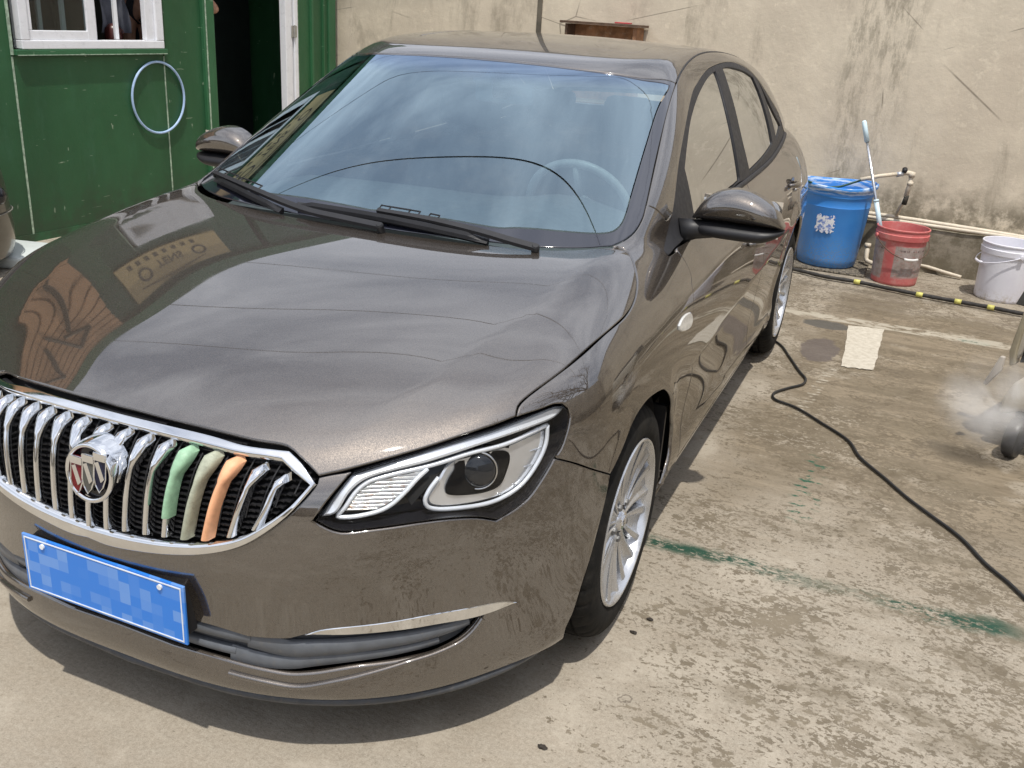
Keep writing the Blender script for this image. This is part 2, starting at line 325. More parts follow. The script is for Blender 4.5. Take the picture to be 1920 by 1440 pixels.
OUT={
 'hood':[[(0.0055,0.0737,0.7672),(0.141,0.0805,0.7645),(0.3093,0.106,0.7519),(0.3831,0.1257,0.7454),(0.4133,0.1212,0.7327),(0.4637,0.1133,0.7037)],[(0.4637,0.1133,0.7037),(0.5163,0.1541,0.7167),(0.6307,0.2586,0.7502),(0.7208,0.3559,0.7778),(0.7529,0.4002,0.7875)],[(0.7529,0.4002,0.7875),(0.7484,0.4184,0.8046),(0.7531,0.4397,0.8148),(0.7616,0.4643,0.8238),(0.7943,0.5624,0.853),(0.8195,0.734,0.8822),(0.8294,0.8845,0.8961),(0.8225,0.9697,0.9117),(0.8038,1.0478,0.9349),(0.775,1.1115,0.9591),(0.737,1.1706,0.9818),(0.7196,1.1758,0.9899),(0.6946,1.1587,0.9939)],[(0.6946,1.1587,0.9939),(0.6302,1.0889,0.989),(0.5788,1.0578,0.986),(0.5169,1.0345,0.9842),(0.3975,1.0108,0.9841),(0.3158,0.9968,0.9835),(0.1614,0.9816,0.9832),(0.0486,0.9764,0.9831)]],
 'lens':[[(0.4743,0.0789,0.6266),(0.4976,0.1086,0.6724),(0.5177,0.152,0.7139)],[(0.5177,0.152,0.7139),(0.5742,0.2036,0.732),(0.6313,0.2576,0.7491),(0.6766,0.3041,0.7635),(0.7218,0.354,0.7753),(0.7539,0.3984,0.7849),(0.7875,0.4506,0.7932),(0.8063,0.4823,0.7976),(0.818,0.4984,0.7955),(0.8283,0.5065,0.7848),(0.8341,0.5047,0.7652),(0.8338,0.4917,0.7302),(0.8296,0.4791,0.7014),(0.8225,0.4644,0.6838),(0.8102,0.4393,0.6473),(0.7918,0.4043,0.6066),(0.7719,0.37,0.5879),(0.7506,0.3354,0.5761)],[(0.7506,0.3354,0.5761),(0.7256,0.2993,0.5931),(0.691,0.2538,0.6041),(0.6467,0.2041,0.6082),(0.5771,0.1418,0.6051),(0.5209,0.1019,0.6017),(0.4975,0.089,0.6116),(0.4743,0.0789,0.6266)]],
 'bumper':[[(0.0,0.026,0.172),(0.15,0.03,0.172),(0.28,0.045,0.172),(0.44,0.094,0.172),(0.58,0.18,0.172),(0.7,0.292,0.172),(0.79,0.425,0.172),(0.845,0.56,0.172)],[(0.845,0.56,0.172),(0.8573,0.5462,0.2131),(0.8666,0.5596,0.2499),(0.8766,0.583,0.3279),(0.8823,0.6167,0.3984),(0.8899,0.6312,0.4732),(0.8953,0.6535,0.5814)],[(0.8953,0.6535,0.5814),(0.8747,0.5683,0.6267),(0.851,0.5144,0.6582),(0.8225,0.4644,0.6838)],[(0.8225,0.4644,0.6838),(0.8102,0.4393,0.6473),(0.7918,0.4043,0.6066),(0.7719,0.37,0.5879),(0.7506,0.3354,0.5761)],[(0.7506,0.3354,0.5761),(0.7256,0.2993,0.5931),(0.691,0.2538,0.6041),(0.6467,0.2041,0.6082),(0.5771,0.1418,0.6051),(0.5209,0.1019,0.6017),(0.4975,0.089,0.6116),(0.4743,0.0789,0.6266)],[(0.4743,0.0789,0.6266),(0.4976,0.1086,0.6724),(0.5177,0.152,0.7139)],[(0.5177,0.152,0.7139),(0.4825,0.1273,0.7082),(0.4637,0.1133,0.7037)],[(0.4637,0.1133,0.7037),(0.4653,0.1055,0.6938),(0.4369,0.0652,0.6451),(0.3947,0.0388,0.6011),(0.3468,0.0197,0.5665),(0.2768,0.0015,0.5389),(0.2,-0.0101,0.5215),(0.1165,-0.0162,0.5088),(0.0457,-0.0185,0.5026),(0.0,-0.021,0.508)]],
 'fog':[[(0.4447,0.0832,0.3502),(0.5116,0.1163,0.3644),(0.5826,0.1637,0.3739),(0.6569,0.2306,0.3766),(0.7161,0.3024,0.371),(0.7608,0.3692,0.3605),(0.7813,0.4034,0.3467)],[(0.7813,0.4034,0.3467),(0.7611,0.3717,0.3378),(0.7337,0.3301,0.3407),(0.7213,0.3144,0.317),(0.7038,0.2921,0.2935),(0.67,0.2519,0.2764),(0.615,0.1976,0.2708),(0.5267,0.1319,0.266),(0.4573,0.0932,0.2523),(0.4137,0.0742,0.2469),(0.3607,0.0566,0.2509),(0.2849,0.0392,0.2577)]],
 'fogstrip':[[(0.4447,0.0832,0.3502),(0.4746,0.0958,0.3644),(0.5121,0.1157,0.3709),(0.5826,0.1635,0.3758),(0.6569,0.2303,0.3798),(0.7161,0.3022,0.3729),(0.7608,0.369,0.362),(0.7813,0.4034,0.3467)],[(0.7813,0.4034,0.3467),(0.7462,0.3483,0.3427),(0.7161,0.3051,0.3435),(0.6697,0.2474,0.3498),(0.6156,0.1936,0.351),(0.5289,0.1286,0.3509),(0.4447,0.0832,0.3502)]],
 'foghole':[[(0.7337,0.3301,0.3407),(0.7213,0.3144,0.317),(0.7038,0.2921,0.2935),(0.67,0.2519,0.2764),(0.615,0.1976,0.2708),(0.5267,0.1319,0.266),(0.4573,0.0932,0.2523),(0.4137,0.0742,0.2469),(0.3607,0.0566,0.2509),(0.2849,0.0392,0.2577)]],
 'fogtop':[[(0.3298,0.0466,0.3279),(0.417,0.0733,0.3364),(0.4445,0.0834,0.3479),(0.5289,0.1287,0.3499),(0.6155,0.1937,0.3501),(0.7161,0.3052,0.3426),(0.7337,0.3301,0.3407)]],
 'ridge':[[(0.2844,0.0377,0.2294),(0.3527,0.0537,0.2231),(0.4128,0.0742,0.2161),(0.4369,0.0838,0.2173),(0.4962,0.1123,0.2327),(0.6152,0.1975,0.2642),(0.67,0.2519,0.2764),(0.7038,0.2922,0.2912),(0.7214,0.3148,0.3122),(0.7325,0.3288,0.3352)]],
 'fender':[[(0.7529,0.4002,0.7875),(0.7873,0.4511,0.794),(0.8061,0.4828,0.7984),(0.8178,0.4988,0.7963),(0.8286,0.5074,0.7852),(0.8348,0.5058,0.7649),(0.8345,0.4928,0.7299),(0.83,0.4799,0.7012),(0.8225,0.4644,0.6838)],[(0.8225,0.4644,0.6838),(0.851,0.5144,0.6582),(0.8747,0.5683,0.6267),(0.8953,0.6535,0.5814)],[(0.8953,0.6535,0.5814),(0.9011,0.7057,0.6158),(0.9006,0.7864,0.6615),(0.9005,0.8861,0.6786),(0.9016,0.9958,0.6682),(0.9033,1.0779,0.6495),(0.9054,1.1474,0.6152),(0.8979,1.2497,0.5355),(0.8754,1.3847,0.4097),(0.8778,1.388,0.3282),(0.8811,1.3449,0.2838),(0.885,1.274,0.2712)],[(0.885,1.274,0.2712),(0.868,1.42,0.2)],[(0.868,1.42,0.2),(0.871,1.5,0.2)],[(0.871,1.5,0.2),(0.882,1.5,0.32),(0.888,1.5,0.45),(0.893,1.495,0.55),(0.8936,1.4574,0.6067),(0.8927,1.4204,0.7187),(0.8855,1.4069,0.7865),(0.8705,1.4155,0.8495),(0.8568,1.4442,0.8777),(0.8344,1.4453,0.914),(0.8094,1.435,0.944)],[(0.8094,1.435,0.944),(0.8035,1.3466,0.9481),(0.7922,1.3494,0.9581)],[(0.7922,1.3494,0.9581),(0.7736,1.443,0.9847),(0.7621,1.526,1.0341)],[(0.7621,1.526,1.0341),(0.7609,1.4612,1.0238),(0.7528,1.4298,1.0418),(0.7359,1.401,1.0641),(0.7172,1.3797,1.074)],[(0.7172,1.3797,1.074),(0.7253,1.3253,1.0443),(0.7239,1.2613,1.0176),(0.712,1.2059,1.0022),(0.6946,1.1587,0.9939)],[(0.6946,1.1587,0.9939),(0.7196,1.1758,0.9899),(0.737,1.1706,0.9818),(0.775,1.1115,0.9591),(0.8038,1.0478,0.9349),(0.8225,0.9697,0.9117),(0.8294,0.8845,0.8961),(0.8195,0.734,0.8822),(0.7943,0.5624,0.853),(0.7616,0.4643,0.8238),(0.7531,0.4397,0.8148),(0.7484,0.4184,0.8046),(0.7529,0.4002,0.7875)]],
 'ws':[[(-0.0058,1.7881,1.4095),(0.1768,1.7911,1.4076),(0.3575,1.8071,1.4009),(0.5219,1.863,1.3873),(0.6186,1.9619,1.3731)],[(0.6186,1.9619,1.3731),(0.6471,1.7708,1.2866),(0.6828,1.5629,1.176),(0.7172,1.3797,1.074),(0.7253,1.3253,1.0443),(0.7239,1.2614,1.0175),(0.7113,1.2082,1.0017),(0.692,1.1674,0.9918)],[(0.692,1.1674,0.9918),(0.6355,1.1211,0.988),(0.5693,1.0828,0.9855),(0.5077,1.0568,0.9843),(0.3894,1.0283,0.9854),(0.3069,1.0146,0.9848),(0.1503,1.0013,0.9841),(0.0356,0.9977,0.9836)]],
 'wsclear':[[(0.0004,1.7754,1.4051),(0.1819,1.7794,1.4032),(0.3613,1.7974,1.3965),(0.5257,1.8524,1.3813),(0.6076,1.916,1.369)],[(0.6122,1.8963,1.3591),(0.6156,1.7808,1.3107),(0.6415,1.5802,1.2063),(0.6719,1.3717,1.0957),(0.6831,1.3003,1.0577),(0.6856,1.2551,1.0356),(0.6762,1.2166,1.0212),(0.6502,1.1886,1.0166),(0.5729,1.1464,1.0175),(0.4364,1.0975,1.0181),(0.3947,1.0813,1.0146),(0.1988,1.0661,1.0204),(-0.0008,1.0544,1.0169)]],
 'roofside':[[(0.6186,1.9619,1.3731),(0.6016,2.0913,1.4084),(0.5789,2.2765,1.4378),(0.5543,2.511,1.4603),(0.538,2.6686,1.4673)]],
 'dlo':[[(0.7,4.02,1.055),(0.7401,3.7844,1.0405),(0.7748,3.2714,1.0094),(0.7847,2.695,0.9954),(0.7826,2.3733,1.0015),(0.79,2.1,0.985),(0.795,1.8,0.972),(0.8,1.6,0.955),(0.8053,1.4426,0.9483)],[(0.8053,1.4426,0.9483),(0.8056,1.357,0.9463),(0.7905,1.3551,0.9598)],[(0.7905,1.3551,0.9598),(0.7621,1.526,1.0341),(0.7298,1.6675,1.149),(0.6883,1.8767,1.2566),(0.6455,2.106,1.3417),(0.6323,2.2209,1.3659),(0.6213,2.3244,1.3851),(0.6103,2.45,1.4029),(0.6029,2.5979,1.414),(0.5956,2.8606,1.4219),(0.5981,3.0789,1.4134),(0.6126,3.2709,1.3856),(0.634,3.417,1.3413),(0.6634,3.6068,1.2637),(0.6933,3.9201,1.1383),(0.7,4.02,1.055)]],
 'win1':[[(0.7372,1.7376,1.1357),(0.7205,1.8054,1.1819),(0.6907,1.94,1.2515),(0.6682,2.0733,1.2981),(0.6485,2.2173,1.3362),(0.6269,2.4193,1.3755),(0.6161,2.5813,1.3939)],[(0.6161,2.5813,1.3939),(0.6299,2.5806,1.3703),(0.6932,2.5413,1.2463),(0.7425,2.5166,1.1269),(0.7802,2.5092,1.0091)],[(0.7802,2.5092,1.0091),(0.7821,2.3713,1.003),(0.783,2.2,0.993),(0.79,1.95,0.985),(0.795,1.75,0.975)],[(0.795,1.75,0.975),(0.7372,1.7376,1.1357)]],
 'win2':[[(0.6129,2.7325,1.3989),(0.611,2.8385,1.4015),(0.615,2.9714,1.3942),(0.6243,3.1792,1.3733),(0.6342,3.3187,1.3485)],[(0.6342,3.3187,1.3485),(0.6695,3.3624,1.2768),(0.713,3.3872,1.1768),(0.7533,3.3976,1.0636)],[(0.7533,3.3976,1.0636),(0.7705,3.075,1.0381),(0.7776,2.7198,1.0179)],[(0.7776,2.7198,1.0179),(0.7358,2.6828,1.145),(0.6762,2.705,1.2819),(0.6129,2.7325,1.3989)]],
 'win3':[[(0.6381,3.434,1.3324),(0.6674,3.5313,1.2645),(0.696,3.6687,1.181),(0.7106,3.859,1.1048)],[(0.7106,3.859,1.1048),(0.7447,3.5679,1.0637)],[(0.7447,3.5679,1.0637),(0.7071,3.5262,1.1749),(0.6671,3.4778,1.2711),(0.6381,3.434,1.3324)]],
 'handle':[[(0.8805,2.3005,0.8063),(0.885,2.5232,0.7833),(0.8475,3.4768,0.9008),(0.8625,3.4696,0.8721)]],
 'marker':[[(0.8868,1.2136,0.7882),(0.885,1.2533,0.7985),(0.8845,1.3172,0.7981),(0.886,1.3659,0.785),(0.8889,1.3793,0.7618),(0.8906,1.3586,0.7475),(0.89,1.2518,0.7617),(0.8885,1.2176,0.7759)]],
 'crease_d':[[(0.8839,1.4356,0.7952),(0.889,1.8662,0.7447),(0.8939,2.3102,0.7045)]],
 'hl_bar':[[(0.5092,0.157,0.6983),(0.6285,0.2703,0.7374),(0.7163,0.368,0.7617),(0.7685,0.4485,0.7769),(0.7974,0.4992,0.7842),(0.8116,0.519,0.7802)],[(0.8122,0.5179,0.7778),(0.8021,0.4909,0.7649),(0.7737,0.4394,0.7563),(0.7214,0.3589,0.7447),(0.6352,0.2585,0.7205),(0.5358,0.1683,0.6933),(0.5165,0.1424,0.6727),(0.4997,0.1158,0.6327),(0.4784,0.102,0.6267)],[(0.4784,0.102,0.6267),(0.4966,0.1292,0.6701),(0.5092,0.157,0.6983)]],
 'hl_tube':[[(0.7907,0.4874,0.7466),(0.7363,0.3907,0.7274),(0.6865,0.3237,0.7215),(0.6329,0.2638,0.7073),(0.5625,0.2006,0.6921),(0.535,0.1756,0.6824),(0.5213,0.1574,0.6671),(0.5089,0.1375,0.6386),(0.4982,0.1261,0.6204),(0.5188,0.1387,0.6182),(0.5603,0.1697,0.626),(0.581,0.1884,0.6373),(0.5997,0.2106,0.6599),(0.6144,0.2339,0.6844),(0.6273,0.2548,0.7011)]],
 'hl_tube2':[[(0.7907,0.4874,0.7466),(0.7938,0.4781,0.7078),(0.7863,0.459,0.6697),(0.768,0.4233,0.6288),(0.746,0.3851,0.6108),(0.7233,0.3486,0.6052),(0.6872,0.2966,0.6092),(0.6497,0.251,0.618),(0.6368,0.238,0.6271),(0.6328,0.236,0.6411),(0.6372,0.2451,0.6609),(0.6479,0.2636,0.6833)]],
 'hl_big':[[(0.6605,0.3058,0.7104),(0.683,0.3316,0.7139),(0.7324,0.4005,0.7201),(0.7567,0.4423,0.7279),(0.7849,0.4948,0.7377)],[(0.7849,0.4948,0.7377),(0.7859,0.482,0.697),(0.7781,0.4629,0.6623),(0.7594,0.427,0.6249),(0.7393,0.3921,0.6113),(0.7144,0.3521,0.6085),(0.6825,0.306,0.6107),(0.6494,0.265,0.6176),(0.6355,0.2504,0.6262),(0.6305,0.2471,0.6388),(0.6343,0.2544,0.6541),(0.6439,0.2716,0.677),(0.6511,0.2903,0.7006),(0.6605,0.3058,0.7104)]],
 'hl_bowl':[[(0.6621,0.3029,0.7085),(0.6952,0.343,0.7146),(0.7259,0.3841,0.7134),(0.7388,0.4004,0.7044),(0.7418,0.4014,0.6903),(0.7392,0.393,0.6642),(0.7325,0.3796,0.6374),(0.7142,0.3501,0.6295),(0.6712,0.2905,0.6376),(0.6586,0.2763,0.6452),(0.6566,0.2759,0.6555),(0.6598,0.2854,0.6768),(0.6651,0.298,0.6938),(0.6598,0.2974,0.7032)]],
 'hl_turn':[[(0.5089,0.1374,0.63),(0.5217,0.1568,0.6606),(0.5377,0.177,0.678),(0.563,0.1999,0.687),(0.596,0.2285,0.6943),(0.6193,0.2501,0.6994),(0.6092,0.2306,0.6811),(0.594,0.2083,0.6594),(0.5771,0.1889,0.6413),(0.5588,0.172,0.6304)]],
 'hl_proj':[[(0.697,0.3431,0.6788),(0.6918,0.3503,0.7137),(0.722,0.3787,0.6697)]],
 'gr_out':[[(-0.0061,0.0657,0.7621),(0.1468,0.0734,0.7595),(0.2419,0.0866,0.754),(0.3084,0.0965,0.746),(0.3645,0.1143,0.743),(0.3932,0.1249,0.7419)],[(0.3932,0.1249,0.7419),(0.4253,0.1186,0.7263),(0.4648,0.1075,0.6965)],[(0.4648,0.1075,0.6965),(0.4369,0.0652,0.6451),(0.3947,0.0388,0.6011),(0.3468,0.0197,0.5665),(0.2768,0.0015,0.5389),(0.2,-0.0101,0.5215),(0.1165,-0.0162,0.5088),(0.0457,-0.0185,0.5026),(0.0,-0.021,0.508)]],
 'gr_in':[[(0.0095,0.0483,0.7491),(0.1606,0.0565,0.746),(0.2546,0.0699,0.7402),(0.308,0.0805,0.735),(0.3603,0.0974,0.7322),(0.3866,0.1055,0.7297)],[(0.3866,0.1055,0.7297),(0.4177,0.1005,0.7135),(0.4538,0.0993,0.6935)],[(0.4538,0.0993,0.6935),(0.4294,0.065,0.6544),(0.3939,0.0409,0.6187),(0.3467,0.021,0.5842),(0.2777,0.0021,0.5594),(0.2023,-0.0104,0.5448),(0.1209,-0.0177,0.536),(0.0517,-0.021,0.5318)]],
 'slat1':[[(0.3283,0.0476,0.3146),(0.4144,0.0755,0.3002),(0.4578,0.0938,0.3033),(0.5571,0.1511,0.3125),(0.6426,0.2218,0.318),(0.6957,0.2801,0.3255),(0.7136,0.3029,0.3307)]],
 'slat2':[[(0.2849,0.0398,0.2662),(0.3606,0.0572,0.2594),(0.4135,0.0751,0.2617),(0.457,0.0941,0.2703),(0.5266,0.1321,0.2791),(0.6147,0.1975,0.2864),(0.6696,0.2513,0.2947)]],
 'arm1':[[(0.5296,1.0168,0.9923),(0.4644,1.0112,1.0009),(0.379,1.0104,1.0118),(0.2099,1.0113,1.0244),(0.0567,1.0105,1.0276)]],
 'blade1':[[(-0.2183,1.0193,1.0069),(-0.0455,1.0136,1.0076),(0.1024,1.011,1.0054),(0.2612,1.0082,0.9984),(0.3953,1.0115,0.9894)]],
 'arm2':[[(0.0935,0.9605,0.9979),(-0.0327,0.9663,1.0019),(-0.1343,0.9739,1.005),(-0.2284,0.9925,1.0127),(-0.3726,1.0362,1.027),(-0.6133,1.1447,1.0374)]],
 'blade2':[[(-0.6051,1.1408,1.0189),(-0.4537,1.0649,1.0114),(-0.343,1.0209,0.9999),(-0.2511,0.9923,0.9898)]],
 'sunroof':[[(-0.3819,2.1175,1.4587),(-0.0546,2.0913,1.4649),(0.2742,2.0865,1.4599),(0.4041,2.0897,1.4548),(0.4299,2.1502,1.4594),(0.4241,2.2687,1.4687)]],
}
# ------------------------------------------------------------------ panels cut out of the body surface
class Map:
    def __init__(s,kind,c=(0,1.1,.5)): s.k=kind; s.c=np.array(c,float)
    def to(s,P):
        P=np.asarray(P,float); x,y,z=P[...,0],P[...,1],P[...,2]
        if s.k=='top': return np.stack([x,y],-1)
        if s.k=='side': return np.stack([y,z],-1)
        if s.k=='cyl': return np.stack([y,np.arctan2(z-s.c[2],x)*.7],-1)
        d=P-s.c; rr=np.linalg.norm(d,axis=-1)
        if s.k=='front': az=np.arctan2(d[...,0],-d[...,1])
        else: az=np.arctan2(-d[...,0],d[...,1])
        return np.stack([az*.95,np.arcsin(d[...,2]/rr)*.95],-1)
    def hit(s,uv,f):
        uv=np.asarray(uv,float); u,v=uv[:,0],uv[:,1]; n=len(uv); z=np.zeros(n)
        if s.k=='top': o=np.stack([u,v,z+1.7],1); d=np.stack([z,z,z-1],1); t1=1.7
        elif s.k=='side': o=np.stack([z+1.05,u,v],1); d=np.stack([z-1,z,z],1); t1=1.0
        elif s.k=='cyl':
            a=v/.7; q=np.stack([np.cos(a),z,np.sin(a)],1); o=np.stack([z,u,z+s.c[2]],1)+q*1.1; d=-q; t1=1.1
        else:
            az=u/.95; el=v/.95; sg=-1 if s.k=='front' else 1
            q=np.stack([np.sin(az)*np.cos(el)*(1 if s.k=='front' else -1),sg*np.cos(az)*np.cos(el),np.sin(el)],1); o=s.c+q*1.8; d=-q; t1=1.8
        P,ok=march(f,o,d,0.,t1,26)
        if not ok.all() and ok.any():
            for i in np.where(~ok)[0]:
                j=np.where(ok)[0]; k=j[np.argmin(((uv[j]-uv[i])**2).sum(1))]; P[i]=P[k]
        return P
TOP=Map('top'); SIDE=Map('side'); CYL=Map('cyl',(0,0,.85)); FRONT=Map('front',(0,1.1,.5)); REAR=Map('rear',(0,3.35,.55))
def inside(P,L):
    x,y=P[:,0],P[:,1]; c=np.zeros(len(P),bool); n=len(L)
    for i in range(n):
        x1,y1=L[i];x2,y2=L[(i+1)%n]
        if y1==y2: continue
        c^=((y1>y)!=(y2>y))&(x<(x2-x1)*(y-y1)/(y2-y1)+x1)
    return c
def edist(P,L):
    A=np.array(L);B=np.roll(A,-1,0);D=B-A;l=(D**2).sum(1)+1e-12; out=np.full(len(P),9.)
    for i in range(len(A)):
        t=np.clip(((P-A[i])@D[i])/l[i],0,1); q=A[i]+t[:,None]*D[i]; out=np.minimum(out,np.hypot(*(P-q).T))
    return out
def area(L): x,y=L[:,0],L[:,1]; return .5*np.sum(x*np.roll(y,-1)-np.roll(x,-1)*y)
def offs(L,g):
    a=np.roll(L,1,0);b=np.roll(L,-1,0)
    t1=L-a;t1/=np.linalg.norm(t1,axis=1)[:,None]+1e-12;t2=b-L;t2/=np.linalg.norm(t2,axis=1)[:,None]+1e-12
    n1=np.stack([-t1[:,1],t1[:,0]],1);n2=np.stack([-t2[:,1],t2[:,0]],1)
    n=n1+n2; l=np.linalg.norm(n,axis=1)[:,None]; n/=l+1e-12
    return L+n*g/np.clip(l/2,.5,1)
def panel_mesh(loops,mp,f,spacing=.022,gap=.002,flange=.012,depth=0.):
    """loops: list of 3D loops, first outer, others holes -> verts, faces, normals"""
    g=(lambda p:f(p)+depth) if depth else f
    U=[]
    for i,Lp in enumerate(loops):
        q=mp.to(Lp)
        if (area(q)>0)!=(i==0): q=q[::-1]
        U.append(q)
    rim=[offs(q,gap) for q in U]; core=[offs(q,gap+.0022) for q in U]
    lo=core[0].min(0);hi=core[0].max(0)
    gx,gy=np.meshgrid(np.arange(lo[0],hi[0],spacing),np.arange(lo[1],hi[1],spacing*.87))
    gx[1::2]+=spacing/2
    Gp=np.stack([gx.ravel(),gy.ravel()],1); ok=inside(Gp,core[0])&(edist(Gp,core[0])>spacing*.4)
    for c in core[1:]: ok&=~inside(Gp,c)&(edist(Gp,c)>spacing*.4)
    Gp=Gp[ok]
    V2=[];E=[]
    for c in core:
        b=len(V2); V2+=[Vector(p) for p in c]; E+=[(b+i,b+(i+1)%len(c)) for i in range(len(c))]
    V2+=[Vector(p) for p in Gp]
    r=delaunay_2d_cdt(V2,E,[],0,1e-6)
    UV=np.array([tuple(v) for v in r[0]]); F=[tuple(t) for t in r[2]]
    cen=np.array([UV[list(t)].mean(0) for t in F]); keep=inside(cen,core[0])
    for c in core[1:]: keep&=~inside(cen,c)
    F=[t for t,k in zip(F,keep) if k]
    P=mp.hit(UV,g); NN=grad(g,P)
    F2=[]
    for t in F:
        a,b,c=P[t[0]],P[t[1]],P[t[2]]; fn=np.cross(b-a,c-a)
        F2.append(t if fn@NN[t[0]]>0 else (t[0],t[2],t[1]))
    V=[P];NR=[NN];base=len(P)
    if flange:
        for q,c in zip(rim,core):
            Pc=mp.hit(c,g);Nc=grad(g,Pc);Pr=mp.hit(q,g);Nr=grad(g,Pr)
            out=Pr-Pc; out-= (out*Nr).sum(1)[:,None]*Nr; out/=np.linalg.norm(out,axis=1)[:,None]+1e-9
            n=len(q); r1=Pr-Nr*.0012; r2=Pr-Nr*flange
            V+=[Pc,r1,r2]; nm=Nc+out*.7; NR+=[Nc,(nm/np.linalg.norm(nm,axis=1)[:,None]),out]
            for i in range(n):
                j=(i+1)%n
                for k in range(2):
                    a,b_,c_,d_=base+k*n+i,base+k*n+j,base+(k+1)*n+j,base+(k+1)*n+i
                    F2.append((a,d_,c_,b_))
            base+=3*n
    V=np.concatenate(V);NR=np.concatenate(NR)
    # orient flange outwards
    out=[]
    for t in F2:
        if len(t)==4:
            a,b_,c_=V[t[0]],V[t[1]],V[t[2]]; fn=np.cross(b_-a,c_-a)
            if fn@NR[t[1]]<0: t=t[::-1]
        out.append(t)
    return V,out,NR
def panel(name,loops,mp,f,mat,parent,spacing=.022,gap=.002,flange=.012,depth=0.,both=True,label=None):
    V,F,Nn=panel_mesh(loops,mp,f,spacing,gap,flange,depth)
    o=[link(name,V,F,mat,parent,True,label,normals=Nn)]
    if both: o.append(link(name,mirr(V),[t[::-1] for t in F],mat,parent,True,label,normals=mirr(Nn)))
    return o
def half(S,step=.014):
    """half outline whose ends lie on the centre plane -> full loop"""
    q=segs_open(S,step); q[0][0]=0; q[-1][0]=0
    return np.array(list(q)+[p*np.array([-1,1,1]) for p in q[-2:0:-1]])
def segs_open(S,step=.014):
    out=[]
    for s in S:
        q=cr(s,step)
        if out and np.linalg.norm(out[-1]-q[0])<.012: q=q[1:]
        out+=[np.array(p) for p in q]
    return out
def onsurf(P,mp,f): return mp.hit(mp.to(P),f)
def strip(name,curve,w,h,mat,parent,mp,f,both=True,lift=0,label=None,step=.012,prof='round'):
    """raised moulding of width w, height h along a surface curve"""
    C_=np.array(cr(curve,step)); C_=onsurf(C_,mp,f) if mp is not None else C_; N_=grad(f,C_)
    T_=np.gradient(C_,axis=0); T_/=np.linalg.norm(T_,axis=1)[:,None]; B_=np.cross(N_,T_)
    n=len(C_); t=np.linspace(0,1,n); ww=np.array([w(a) if callable(w) else w for a in t])
    sec=[(-.5,-.3),(-.5,.3),(-.35,.8),(0,1),(.35,.8),(.5,.3),(.5,-.3)] if prof=='round' else [(-.5,-.3),(-.5,.9),(-.4,1),(.4,1),(.5,.9),(.5,-.3)]
    V=[];F=[];k=len(sec)
    for i in range(n):
        for a,b in sec: V.append(C_[i]+B_[i]*a*ww[i]+N_[i]*(b*h+lift))
    for i in range(n-1):
        for j in range(k-1): F.append((i*k+j,i*k+j+1,(i+1)*k+j+1,(i+1)*k+j))
    F.append(tuple(range(k)));F.append(tuple((n-1)*k+j for j in range(k))[::-1])
    o=link(name,V,F,mat,parent,True,label); o.data.set_sharp_from_angle(angle=R(50)); r=[o]
    if both: o=link(name,mirr(V),[t[::-1] for t in F],mat,parent,True,label); o.data.set_sharp_from_angle(angle=R(50)); r.append(o)
    return r
def plate3(name,loop3,thick,mat,parent,f,both=True,bulge=0,label=None,bev=.0015):
    """solid piece: outline lying in space, front face filled flat-ish (CDT), walls going inwards along -normal"""
    loop3=np.array(loop3); N_=grad(f,loop3); V,F,Nn=None,None,None
    n=len(loop3); mpx=Map('front',(0,1.1,.5)); q=mpx.to(loop3)
    if area(q)<0: loop3=loop3[::-1];N_=N_[::-1];q=q[::-1]
    qi=offs(q,bev)
    # inner ring by interpolation in 3D
    cen=loop3.mean(0); inn=[]
    for i in range(n):
        j=np.argsort(((q-qi[i])**2).sum(1))[0]; dvec=qi[i]-q[i]
        t=np.roll(loop3,-1,0)[i]-np.roll(loop3,1,0)[i]; t/=np.linalg.norm(t)+1e-9; b=np.cross(N_[i],t); inn.append(loop3[i]+b*bev+N_[i]*bev*.8)
    inn=np.array(inn)
    r=delaunay_2d_cdt([Vector(p) for p in mpx.to(inn)],[(i,(i+1)%n) for i in range(n)],[],1,1e-7)
    idx=[ (o[0] if o else 0) for o in r[3]]
    F=[]
    for t in r[2]:
        a=[idx[k] for k in t]
        if len(set(a))<3: continue
        p=inn[a]; fn=np.cross(p[1]-p[0],p[2]-p[0]); F.append(tuple(a) if fn@N_[a[0]]>0 else tuple(a[::-1]))
    V=np.concatenate([inn,loop3,loop3-N_*thick])
    for i in range(n):
        j=(i+1)%n; F.append((i,n+i,n+j,j)); F.append((n+i,2*n+i,2*n+j,n+j))
    o=link(name,V,F,mat,parent,True,label); o.data.set_sharp_from_angle(angle=R(35)); res=[o]
    if both: o=link(name,mirr(V),[t[::-1] for t in F],mat,parent,True,label); o.data.set_sharp_from_angle(angle=R(35)); res.append(o)
    return res
# ================================================================== THE CAR
def m_paint():
    g=G('car_paint_brown'); v=g.coord()
    fl=g.vor(900,v,out=1); x=g.n('SeparateColor'); g.l(fl,x.inputs[0])
    c=g.mix(g.ramp(x.outputs[0],0,1),(.052,.042,.034),(.096,.079,.064))
    dust=g.ramp(g.noise(60,8,.8,v),.60,.78,0,.30); c=g.mix(dust,c,(.30,.26,.21))
    r=g.ramp(x.outputs[1],0,1,.40,.58)
    cr_=g.ramp(g.noise(7,6,.6,v),.35,.75,.012,.05)
    wave=g.bump(g.noise(2.2,2,.4,v),.02,.01)
    g.pbsdf(c,r,.72,1.0,cr_,spec=.5); g.t.nodes['Principled BSDF'].inputs['Coat IOR'].default_value=2.35
    return g.m
PAINT=m_paint()
CHROME=simple('chrome',(.78,.79,.80),.07,1,.04,20)
CHROME2=simple('chrome_aged',(.70,.70,.70),.14,1,.06,30)
BLACKP=simple('black_plastic',(.012,.012,.014),.50,0,.2,12)
GLOSSB=simple('gloss_black',(.012,.012,.015),.08,0,.1,12)
